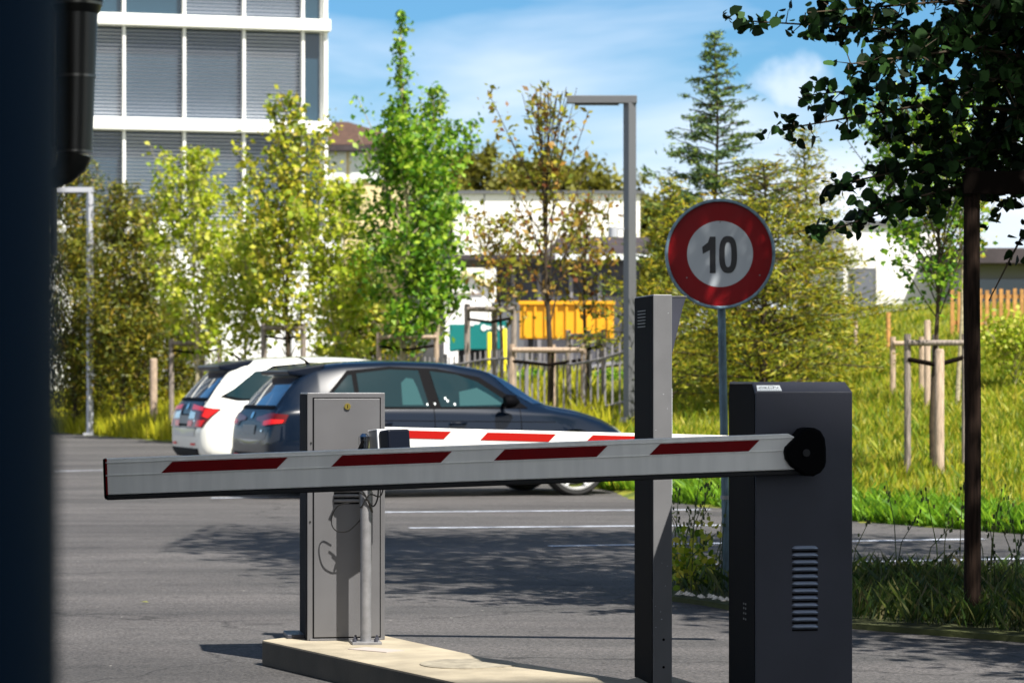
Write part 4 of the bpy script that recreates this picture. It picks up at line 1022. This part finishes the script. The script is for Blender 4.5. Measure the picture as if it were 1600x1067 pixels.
# ------------------------------------------------------------------ cars
def smooth_interp(x, xs, ys): return float(np.interp(x, xs, ys))
def car(name, label, loc, th, S, paint, tail_paint, white=False, wr=.315):
    t = thing(name, loc, label, 'car', 'parked cars', rz=th)
    L = 3.95
    K = dict(
        x=[0, .03, .08, .14, .25, .39, .56, .85, 1.4, 1.9, 2.35, 2.62, 2.86, 3.0, 3.3, 3.6, 3.82, 3.92, 3.95],
        zl=[.36, .30, .26, .24, .22, .20, .19, .19, .19, .19, .19, .19, .19, .19, .20, .22, .26, .32, .38],
        zt=[.60, .74, .86, .935, 1.07, 1.215, 1.315, 1.352, 1.370, 1.355, 1.285, 1.155, .99, .925, .875, .79, .68, .58, .53],
        zs=[.56, .69, .80, .865, .875, .880, .885, .885, .880, .870, .860, .855, .850, .845, .80, .71, .60, .53, .50],
        w=[.64, .735, .79, .820, .838, .846, .852, .856, .86, .86, .858, .855, .85, .845, .825, .785, .70, .60, .52],
        wt=[.56, .66, .69, .665, .63, .585, .565, .57, .58, .58, .565, .575, .62, .66, .67, .63, .55, .46, .40])
    f = lambda q, x: smooth_interp(x, K['x'], K[q])
    xs = sorted(set(K['x']+[.06, .12, .2, .25, .36, .42, .54, .6, .78, 1.1, 1.65, 2.1, 2.2, 2.5, 2.74, 2.93, 3.15, 3.45, 3.72, 3.87]))
    V = []; M_ = None
    for x in xs:
        zl, zt, zs, w, wt = (f(q, x) for q in ('zl', 'zt', 'zs', 'w', 'wt'))
        zm = zl+(zs-zl)*.55
        half = [(0, zl), (w*.6, zl), (w*.92, zl+.01), (w*.985, zl+.09), (w, zm-.05), (w*1.0, zm+.08), (w*.975, zs-.05), (w*.945, zs)]
        for q in (.33, .66): half.append((w*.93+(wt-w*.93)*q, zs+(zt-.05-zs)*q+.012))
        half += [(wt, zt-.045), (wt*.94, zt-.014), (wt*.6, zt+.004), (0, zt+.012)]
        ring = [(y, z) for y, z in half]+[(-y, z) for y, z in half[-2:0:-1]]
        M_ = len(ring); V += [(x, y, z) for y, z in ring]
    nS = len(xs); Fs = []
    for i in range(nS-1):
        for j in range(M_): Fs.append((i*M_+j, i*M_+(j+1) % M_, (i+1)*M_+(j+1) % M_, (i+1)*M_+j))
    Fs.append(tuple(range(M_))); Fs.append(tuple((nS-1)*M_+j for j in range(M_-1, -1, -1)))
    base = MB().add(V, Fs).build('body', paint, t)
    sub = base.modifiers.new('s', 'SUBSURF'); sub.levels = 2; sub.render_levels = 2
    bpy.context.view_layer.update()
    dg = bpy.context.evaluated_depsgraph_get(); ev = base.evaluated_get(dg)
    bvh = BVHTree.FromObject(base, dg)
    # wheel arches cut
    wx = [.70, 3.22]; cut = []
    for x in wx:
        for s in (-1, 1):
            c = MB().tube([(x, s*.60, wr-.01), (x, s*1.1, wr-.01)], wr+.045, 40).build('tmp', 'car_under', t)
            m = base.modifiers.new('b', 'BOOLEAN'); m.object = c; m.operation = 'DIFFERENCE'; m.solver = 'EXACT'; cut.append(c)
    bpy.context.view_layer.update()
    dg = bpy.context.evaluated_depsgraph_get(); me = bpy.data.meshes.new_from_object(base.evaluated_get(dg))
    base.modifiers.clear(); base.data = me
    for c in cut: bpy.data.objects.remove(c)
    me.materials.clear(); me.materials.append(MATS[paint])
    me.polygons.foreach_set('use_smooth', [True]*len(me.polygons)); me.polygons.foreach_set('material_index', [0]*len(me.polygons))
    try: me.set_sharp_from_angle(angle=R(35))
    except Exception: pass
    def patch(nm, poly, axis, m, off=.004, par=None, step=.045):
        """poly: 2-D outline; axis 'side' -> (x,z) cast along +y ; 'left' -> cast -y ; 'rear' -> (y,z) cast +x ; 'front' cast -x; 'corner' -> cast diagonally at the rear right"""
        if axis == 'side': o0, u, v, d = Vector((0, -3, 0)), Vector((1, 0, 0)), Vector((0, 0, 1)), Vector((0, 1, 0))
        elif axis == 'left': o0, u, v, d = Vector((0, 3, 0)), Vector((1, 0, 0)), Vector((0, 0, 1)), Vector((0, -1, 0))
        elif axis == 'rear': o0, u, v, d = Vector((-3, 0, 0)), Vector((0, 1, 0)), Vector((0, 0, 1)), Vector((1, 0, 0))
        elif axis == 'front': o0, u, v, d = Vector((7, 0, 0)), Vector((0, 1, 0)), Vector((0, 0, 1)), Vector((-1, 0, 0))
        elif axis in ('corner', 'cornerL'):
            s = -1 if axis == 'corner' else 1; a = R(40); d = Vector((math.cos(a), -s*math.sin(a), 0)); u = Vector((math.sin(a), s*math.cos(a), 0)) ; v = Vector((0, 0, 1)); o0 = Vector((.2, s*.6, 0))-d*3
        bm = bmesh.new(); vs = [bm.verts.new((a, b, 0)) for a, b in poly]; bm.faces.new(vs)
        lo = [min(p[i] for p in poly) for i in (0, 1)]; hi = [max(p[i] for p in poly) for i in (0, 1)]
        for ax in (0, 1):
            q = lo[ax]+step
            while q < hi[ax]-1e-4:
                n = [0, 0, 0]; n[ax] = 1; cc = [0, 0, 0]; cc[ax] = q
                bmesh.ops.bisect_plane(bm, geom=bm.verts[:]+bm.edges[:]+bm.faces[:], plane_co=cc, plane_no=n); q += step
        dead = []
        for vv in bm.verts:
            o = o0+u*vv.co.x+v*vv.co.y; h, n, i, ds = bvh.ray_cast(o, d)
            if h is None: dead.append(vv); continue
            if n.dot(d) > 0: n = -n
            vv.co = h+n*off
        if dead: bmesh.ops.delete(bm, geom=dead, context='VERTS')
        bmesh.ops.recalc_face_normals(bm, faces=bm.faces)
        for fa in bm.faces:
            fa.smooth = True
        if bm.faces and sum(fa.normal.dot(d)*fa.calc_area() for fa in bm.faces) > 0: bmesh.ops.reverse_faces(bm, faces=bm.faces)
        mm = bpy.data.meshes.new(nm); bm.to_mesh(mm); bm.free(); mm.materials.append(MATS[m]); o = bpy.data.objects.new(nm, mm); C.objects.link(o); o.parent = par or t
        return o
    for sd in ('side', 'left'):
        s = -1 if sd == 'side' else 1
        patch('window_surround', [(.24, .925) if white else (.50, .905), (.86, 1.265), (1.3, 1.305), (1.8, 1.285), (2.25, 1.20), (2.66, .935), (2.72, .885), (1.6, .885), (.42 if white else .62, .885)], sd, 'car_trim', .006)
        g1 = patch('quarter_window', [(.30, .935), (.66, 1.205), (.90, 1.22), (.90, .905), (.48, .905)] if white else [(.56, .915), (.86, 1.215), (.90, 1.22), (.90, .905)], sd, 'car_glass', .010)
        g2 = patch('rear_side_window', [(.95, .905), (.95, 1.235), (1.3, 1.275), (1.60, 1.265), (1.66, .90)], sd, 'car_glass', .010)
        g3 = patch('front_side_window', [(1.78, .90), (1.72, 1.26), (2.0, 1.225), (2.22, 1.15), (2.58, .90)], sd, 'car_glass', .010)
        patch('seat_shape', [(1.38, .92), (1.40, 1.14), (1.46, 1.19), (1.53, 1.18), (1.56, 1.10), (1.60, .92)], sd, 'seat', .0115, g2)
        patch('seat_shape', [(1.98, .91), (2.0, 1.05), (2.2, 1.09), (2.32, 1.02), (2.46, .92)], sd, 'seat', .0115, g3)
        for x in (.93, 1.70, 2.62): patch('door_gap', [(x, .30 if x > 1 else .55), (x+.008, .30 if x > 1 else .55), (x+.008, .895), (x, .895)], sd, 'car_trim', .002, base)
        patch('side_crease', [(.45, .775), (3.0, .745), (3.0, .752), (.45, .783)], sd, 'car_trim', .0015, base)
        patch('sill', [(1.10, .20), (2.80, .20), (2.80, .27), (1.10, .27)], sd, 'car_under', .003, base)
        for x in (1.08, 1.86):
            MB().tube([(x, s*.862, .735), (x+.03, s*.885, .74), (x+.14, s*.885, .742), (x+.17, s*.86, .74)], [.012, .014, .014, .012], 8).build('door_handle', 'paint_navy', t, smooth=True)
        mir = MB(); mir.tube([(2.44, s*.80, .92), (2.46, s*.88, .95)], .022, 8)
        mir.tube([(2.40, s*.97, .955), (2.43, s*.97, .96), (2.50, s*.96, .96), (2.56, s*.93, .955)], [.055, .072, .062, .02], 14); mir.build('mirror', 'car_trim', t, smooth=True)
    for x, z in ((1.64, .925), (1.72, .93)): patch('badge', [(x+.009*math.cos(a*.785), z+.012*math.sin(a*.785)) for a in range(8)], 'side', 'white_paint', .012)
    for x, z in ((1.86, .96), (1.93, .925), (1.84, .985)): patch('badge', [(x+.011*math.cos(a*.785), z+.013*math.sin(a*.785)) for a in range(8)], 'side', 'white_paint', .012)
    # rear window, spoiler, tailgate
    patch('tailgate', [(-.62, .58), (.62, .58), (.70, .70), (.66, .88), (.56, 1.1), (-.56, 1.1), (-.66, .88), (-.70, .70)], 'rear', tail_paint, .002)
    patch('rear_window', [(-.60, .915), (.60, .915), (.53, 1.15), (.48, 1.235), (-.48, 1.235), (-.53, 1.15)], 'rear', 'car_glass_rear', .005)
    patch('windscreen', [(-.70, .93), (.70, .93), (.54, 1.25), (-.54, 1.25)], 'front', 'car_glass_rear', .005)
    MB().prism([(-.57, 0), (.57, 0), (.54, .05), (-.54, .05)], (.40, 0, 1.285), (0, 1, 0), (.34, 0, .0), (0, 0, 1), 0, 1).build('tmp2', 'car_trim', t) if False else None
    sp = MB().add([(.27, -.53, 1.270), (.27, .53, 1.270), (.28, .53, 1.225), (.28, -.53, 1.225), (.66, -.565, 1.335), (.66, .565, 1.335), (.54, .575, 1.20), (.54, -.575, 1.20)],
                  [(0, 1, 5, 4), (3, 2, 1, 0), (3, 7, 6, 2), (2, 6, 5, 1), (0, 4, 7, 3), (4, 5, 6, 7)]).build('spoiler', 'paint_navy', t, bevel=.012)
    MB().tube([(.64, 0, 1.33), (.60, 0, 1.37), (.50, 0, 1.42)], [.02, .012, .004], 8).build('aerial', 'car_trim', t, smooth=True)
    ring = patch('window_ledge', [(-.62, .885), (.62, .885), (.60, .915), (-.60, .915)], 'rear', 'car_trim', .012)
    # lights: rear view outline in (y,z)
    for s, ax in ((-1, 'corner'), (1, 'cornerL')):
        if white:
            lt = patch('tail_light', [(-.38, .85), (.19, .80), (.02, .60), (-.42, .60)], ax, 'lens_dark_red', .010)
            patch('lens', [(-.34, .845), (.02, .815), (.02, .775), (-.34, .79)], ax, 'lens_red', .014, lt)
            patch('lens', [(-.38, .775), (-.18, .755), (-.18, .69), (-.40, .69)], ax, 'lens_clear', .014, lt)
            patch('lens', [(-.41, .67), (-.24, .67), (-.26, .61), (-.42, .61)], ax, 'lens_red', .014, lt)
            patch('lens', [(-.10, .68), (.05, .68), (.0, .61), (-.14, .61)], ax, 'lens_red', .014, lt)
            patch('lens', [(.04, .80), (.17, .79), (.08, .70), (.0, .72)], ax, 'lens_red', .014, lt)
        else:
            lt = patch('tail_light', [(-.40, .80), (-.05, .845), (.16, .83), (.14, .75), (-.12, .715), (-.22, .715), (-.25, .755), (-.40, .77)], ax, 'lens_dark_red', .010)
            patch('lens', [(-.18, .765), (.0, .785), (.13, .78), (.12, .75), (-.09, .725), (-.17, .725)], ax, 'lens_red', .014, lt)
    if white:
        patch('bumper_panel', [(-.50, .50), (.50, .50), (.56, .585), (-.56, .585)], 'rear', 'paint_silver', .006)
        patch('number_plate_recess', [(-.33, .61), (.33, .61), (.30, .74), (-.30, .74)], 'rear', 'car_trim', .006)
    else:
        patch('bumper_panel', [(-.5, .30), (.5, .30), (.56, .45), (-.56, .45)], 'rear', 'car_trim', .006)
    patch('number_plate', [(-.24, .635), (.24, .635), (.24, .725), (-.24, .725)], 'rear', 'plate', .010)
    patch('emblem', [(.045*math.cos(a*.5236), .82+.035*math.sin(a*.5236)) for a in range(12)], 'rear', 'chrome', .010)
    patch('badge', [(-.52, .66), (-.46, .66), (-.46, .68), (-.52, .68)], 'rear', 'chrome', .010)
    for s in (-1, 1): patch('reflector', [(s*.36, .405), (s*.56, .405), (s*.56, .43), (s*.36, .43)][::s], 'rear', 'lens_red', .008)
    patch('diffuser', [(-.60, .24), (.60, .24), (.66, .375), (-.66, .375)], 'rear', 'car_under', .006)
    patch('headlight', [(-.68, .60), (-.40, .60), (-.42, .68), (-.66, .70)], 'front', 'lens_clear', .006)
    patch('headlight', [(.68, .60), (.40, .60), (.42, .68), (.66, .70)], 'front', 'lens_clear', .006)
    patch('grille', [(-.3, .40), (.3, .40), (.34, .62), (-.34, .62)], 'front', 'car_trim', .006)
    # wheels
    for x in wx:
        for s in (-1, 1):
            ty = MB(); V = []; Fs = []; pr = [(wr-.065, -.10), (wr-.02, -.105), (wr, -.08), (wr, .08), (wr-.02, .105), (wr-.065, .10)]; n = 40
            for k in range(n):
                a = 2*math.pi*k/n
                for r_, yy in pr: V.append((x+r_*math.cos(a), s*.755+yy, wr+r_*math.sin(a)))
            q = len(pr)
            for k in range(n):
                for b in range(q): Fs.append((k*q+b, k*q+(b+1) % q, ((k+1) % n)*q+(b+1) % q, ((k+1) % n)*q+b))
            ty = ty.add(V, Fs).build('wheel', 'tyre', t, smooth=True)
            rm = MB(); V = []; Fs = []; pr = [(wr-.058, .100), (wr-.078, .108), (wr-.085, .06), (wr-.085, .02), (wr-.06, .02)]
            for k in range(n):
                a = 2*math.pi*k/n
                for r_, yy in pr: V.append((x+r_*math.cos(a), s*(.755+yy), wr+r_*math.sin(a)))
            q = len(pr)
            for k in range(n):
                for b in range(q): Fs.append((k*q+b, k*q+(b+1) % q, ((k+1) % n)*q+(b+1) % q, ((k+1) % n)*q+b))
            rm.add(V, Fs)
            for k in range(5):
                for dd in (-.16, .16):
                    a = 2*math.pi*k/5+.3+dd; ca, sa = math.cos(a), math.sin(a); cb, sb = math.cos(a-dd*.5), math.sin(a-dd*.5)
                    rm.tube([(x+.03*cb, s*.83, wr+.03*sb), (x+(wr-.075)*ca, s*.852, wr+(wr-.075)*sa)], [.018, .016], 6)
            rm.tube([(x, s*.80, wr), (x, s*.845, wr)], [.045, .035], 16); rm.build('rim', 'rim', ty, smooth=True)
            MB().tube([(x, s*.74, wr), (x, s*.77, wr)], wr-.11, 28).build('brake_disc', 'car_under', ty)
    t.scale = (S, S, S)
    return t
car('parked_car', 'dark blue hatchback parked nearer the booms, rear corner towards the camera', (ground_x(383, 27.0), 27.25, .004), R(20), .985, 'paint_blue', 'paint_navy', wr=.32)
car('parked_car', 'white estate car with a black tailgate parked beyond the dark blue one', (ground_x(280, 31.2), 31.6, .004), R(19), 1.045, 'paint_white', 'paint_navy', True)

# small ground litter
def litter():
    for px, py, m, nm, lab in ((226, 945, 'leaf_olive', 'fallen_leaf', 'small yellow leaf lying on the bare asphalt'),):
        D = HC*F/(py-HY); o = leaves(nm, [(0, 0, 0)], .06, m, None, upn=5); o.location = (ground_x(px, D), D, .016); tag(o, lab, 'leaf')
    mb = MB(); rs = np.random.default_rng(3)
    for i in range(60):
        x, y = rs.uniform(.8, 1.3), 0; y = float(np.interp(x, [.8, .98, 1.25], [14.15, 13.82, 13.05]))+rs.normal(0, .05); r = rs.uniform(.008, .022)
        V = [Vector(v)*r for v in ((1, 0, 0), (-1, 0, 0), (0, 1, 0), (0, -1, 0), (0, 0, .8), (0, 0, -.3))]
        mb.add([v+Vector((x, y, .055)) for v in V], [(0, 2, 4), (2, 1, 4), (1, 3, 4), (3, 0, 4), (2, 0, 5), (1, 2, 5), (3, 1, 5), (0, 3, 5)])
    tag(mb.build('gravel', 'stone'), 'pale pebbles along the verge edge at the sign', kind='stuff')
    lv = []
    for i in range(420):
        c = rs.integers(0, 9); bx = [.84, .87, .93, .98, 1.02, .90, .95, 1.05, .86][c]; by = 14.1+.12*c
        lv.append((bx+rs.normal(0, .045), by+rs.normal(0, .05), .06+abs(rs.normal(.12, .10))))
    o = leaves('weeds', lv, .035, 'grass_meadow', None, round_=True); tag(o, 'small leafy weeds beside the foot of the speed sign pole', kind='stuff')
litter()

# ------------------------------------------------------------------ sky, sun, camera
SUN_EL = 54; SUN_AZ = 142
w = bpy.data.worlds.new('World'); bpy.context.scene.world = w; w.use_nodes = True
nt = w.node_tree; N = nt.nodes; Lk = nt.links; bg = N['Background']
sky = N.new('ShaderNodeTexSky'); sky.sky_type = 'NISHITA'; sky.sun_disc = False; sky.sun_elevation = R(SUN_EL); sky.sun_rotation = R(SUN_AZ)
sky.air_density = 1.0; sky.dust_density = .6; sky.ozone_density = 2.5
tc = N.new('ShaderNodeTexCoord'); mp = N.new('ShaderNodeMapping'); mp.inputs['Scale'].default_value = (5, 5, 22); mp.inputs['Location'].default_value = (1.3, .4, 2.2)
Lk.new(tc.outputs['Generated'], mp.inputs[0])
n1 = N.new('ShaderNodeTexNoise'); n1.inputs['Scale'].default_value = 1.3; n1.inputs['Detail'].default_value = 5; n1.inputs['Roughness'].default_value = .45; n1.inputs['Distortion'].default_value = .3
Lk.new(mp.outputs[0], n1.inputs['Vector'])
sx = N.new('ShaderNodeSeparateXYZ'); Lk.new(tc.outputs['Generated'], sx.inputs[0])
# more cloud near the horizon
mr = N.new('ShaderNodeMapRange'); mr.inputs[1].default_value = .02; mr.inputs[2].default_value = .15; mr.inputs[3].default_value = .41; mr.inputs[4].default_value = -.10
Lk.new(sx.outputs[2], mr.inputs[0])
ad = N.new('ShaderNodeMath'); ad.operation = 'ADD'; Lk.new(n1.outputs[0], ad.inputs[0])
mr2 = N.new('ShaderNodeMapRange'); mr2.inputs[1].default_value = .1; mr2.inputs[2].default_value = -.45; mr2.inputs[3].default_value = 0.0; mr2.inputs[4].default_value = .55
Lk.new(sx.outputs[1], mr2.inputs[0]); ad2 = N.new('ShaderNodeMath'); ad2.operation = 'ADD'; Lk.new(mr.outputs[0], ad2.inputs[0]); Lk.new(mr2.outputs[0], ad2.inputs[1]); Lk.new(ad2.outputs[0], ad.inputs[1])
cr = N.new('ShaderNodeValToRGB'); cr.color_ramp.elements[0].position = .47; cr.color_ramp.elements[0].color = (0, 0, 0, 1); cr.color_ramp.elements[1].position = .86; cr.color_ramp.elements[1].color = (1, 1, 1, 1)
Lk.new(ad.outputs[0], cr.inputs[0])
tint = N.new('ShaderNodeMix'); tint.data_type = 'RGBA'; tint.blend_type = 'MULTIPLY'; tint.inputs[0].default_value = 1; tint.inputs[7].default_value = (.62, 1.08, 1.38, 1)
Lk.new(sky.outputs[0], tint.inputs[6])
mx = N.new('ShaderNodeMix'); mx.data_type = 'RGBA'; mx.inputs[7].default_value = (11.5, 12.3, 13.6, 1)

pd = N.new('ShaderNodeVectorMath'); pd.operation = 'SUBTRACT'; Lk.new(tc.outputs['Generated'], pd.inputs[0]); pd.inputs[1].default_value = (.101, .989, .107)
ps = N.new('ShaderNodeVectorMath'); ps.operation = 'MULTIPLY'; Lk.new(pd.outputs[0], ps.inputs[0]); ps.inputs[1].default_value = (1, 1, 1.7)
pl = N.new('ShaderNodeVectorMath'); pl.operation = 'LENGTH'; Lk.new(ps.outputs[0], pl.inputs[0])
pn = N.new('ShaderNodeTexNoise'); pn.inputs['Scale'].default_value = 70; pn.inputs['Detail'].default_value = 5; Lk.new(tc.outputs['Generated'], pn.inputs['Vector'])
pm = N.new('ShaderNodeMath'); pm.operation = 'MULTIPLY_ADD'; pm.inputs[1].default_value = .035; Lk.new(pn.outputs[0], pm.inputs[0]); Lk.new(pl.outputs['Value'], pm.inputs[2])
pr = N.new('ShaderNodeMapRange'); pr.interpolation_type = 'SMOOTHSTEP'; pr.inputs[1].default_value = .038; pr.inputs[2].default_value = .020; pr.inputs[3].default_value = 0; pr.inputs[4].default_value = .62; Lk.new(pm.outputs[0], pr.inputs[0])
px_ = N.new('ShaderNodeMath'); px_.operation = 'MAXIMUM'; Lk.new(cr.outputs[0], px_.inputs[0]); Lk.new(pr.outputs[0], px_.inputs[1]); Lk.new(px_.outputs[0], mx.inputs[0]); Lk.new(tint.outputs[2], mx.inputs[6]); 
zr = N.new('ShaderNodeMapRange'); zr.inputs[1].default_value = .22; zr.inputs[2].default_value = .55; zr.inputs[3].default_value = 1; zr.inputs[4].default_value = .55; Lk.new(sx.outputs[2], zr.inputs[0])
zm = N.new('ShaderNodeVectorMath'); zm.operation = 'SCALE'; Lk.new(mx.outputs[2], zm.inputs[0]); Lk.new(zr.outputs[0], zm.inputs['Scale']); Lk.new(zm.outputs[0], bg.inputs['Color'])
bg.inputs['Strength'].default_value = .051
sd = bpy.data.lights.new('sun', 'SUN'); sd.energy = 5.0; sd.angle = R(.53); sd.color = (1, .95, .87)
so = bpy.data.objects.new('sun', sd); C.objects.link(so)
az = R(SUN_AZ); el = R(SUN_EL); v = Vector((math.sin(az)*math.cos(el), math.cos(az)*math.cos(el), math.sin(el)))
so.rotation_euler = v.to_track_quat('Z', 'Y').to_euler(); so.location = (10, -20, 30)

cd = bpy.data.cameras.new('camera'); co = bpy.data.objects.new('camera', cd); C.objects.link(co); bpy.context.scene.camera = co
co.location = (0, 0, HC); co.rotation_euler = (R(90), 0, 0)
cd.sensor_width = 36; cd.lens = F/1600*36; cd.shift_y = (HY-533.5)/1600; cd.clip_end = 3000; cd.clip_start = .1
cd.dof.use_dof = True; cd.dof.focus_distance = 9.9; cd.dof.aperture_fstop = 8; cd.dof.aperture_blades = 0
s = bpy.context.scene
s.view_settings.view_transform = 'Standard'; s.view_settings.look = 'None'; s.view_settings.exposure = .92; s.view_settings.gamma = 1
s.cycles.use_denoising = True
s.cycles.max_bounces = 6; s.cycles.transparent_max_bounces = 4
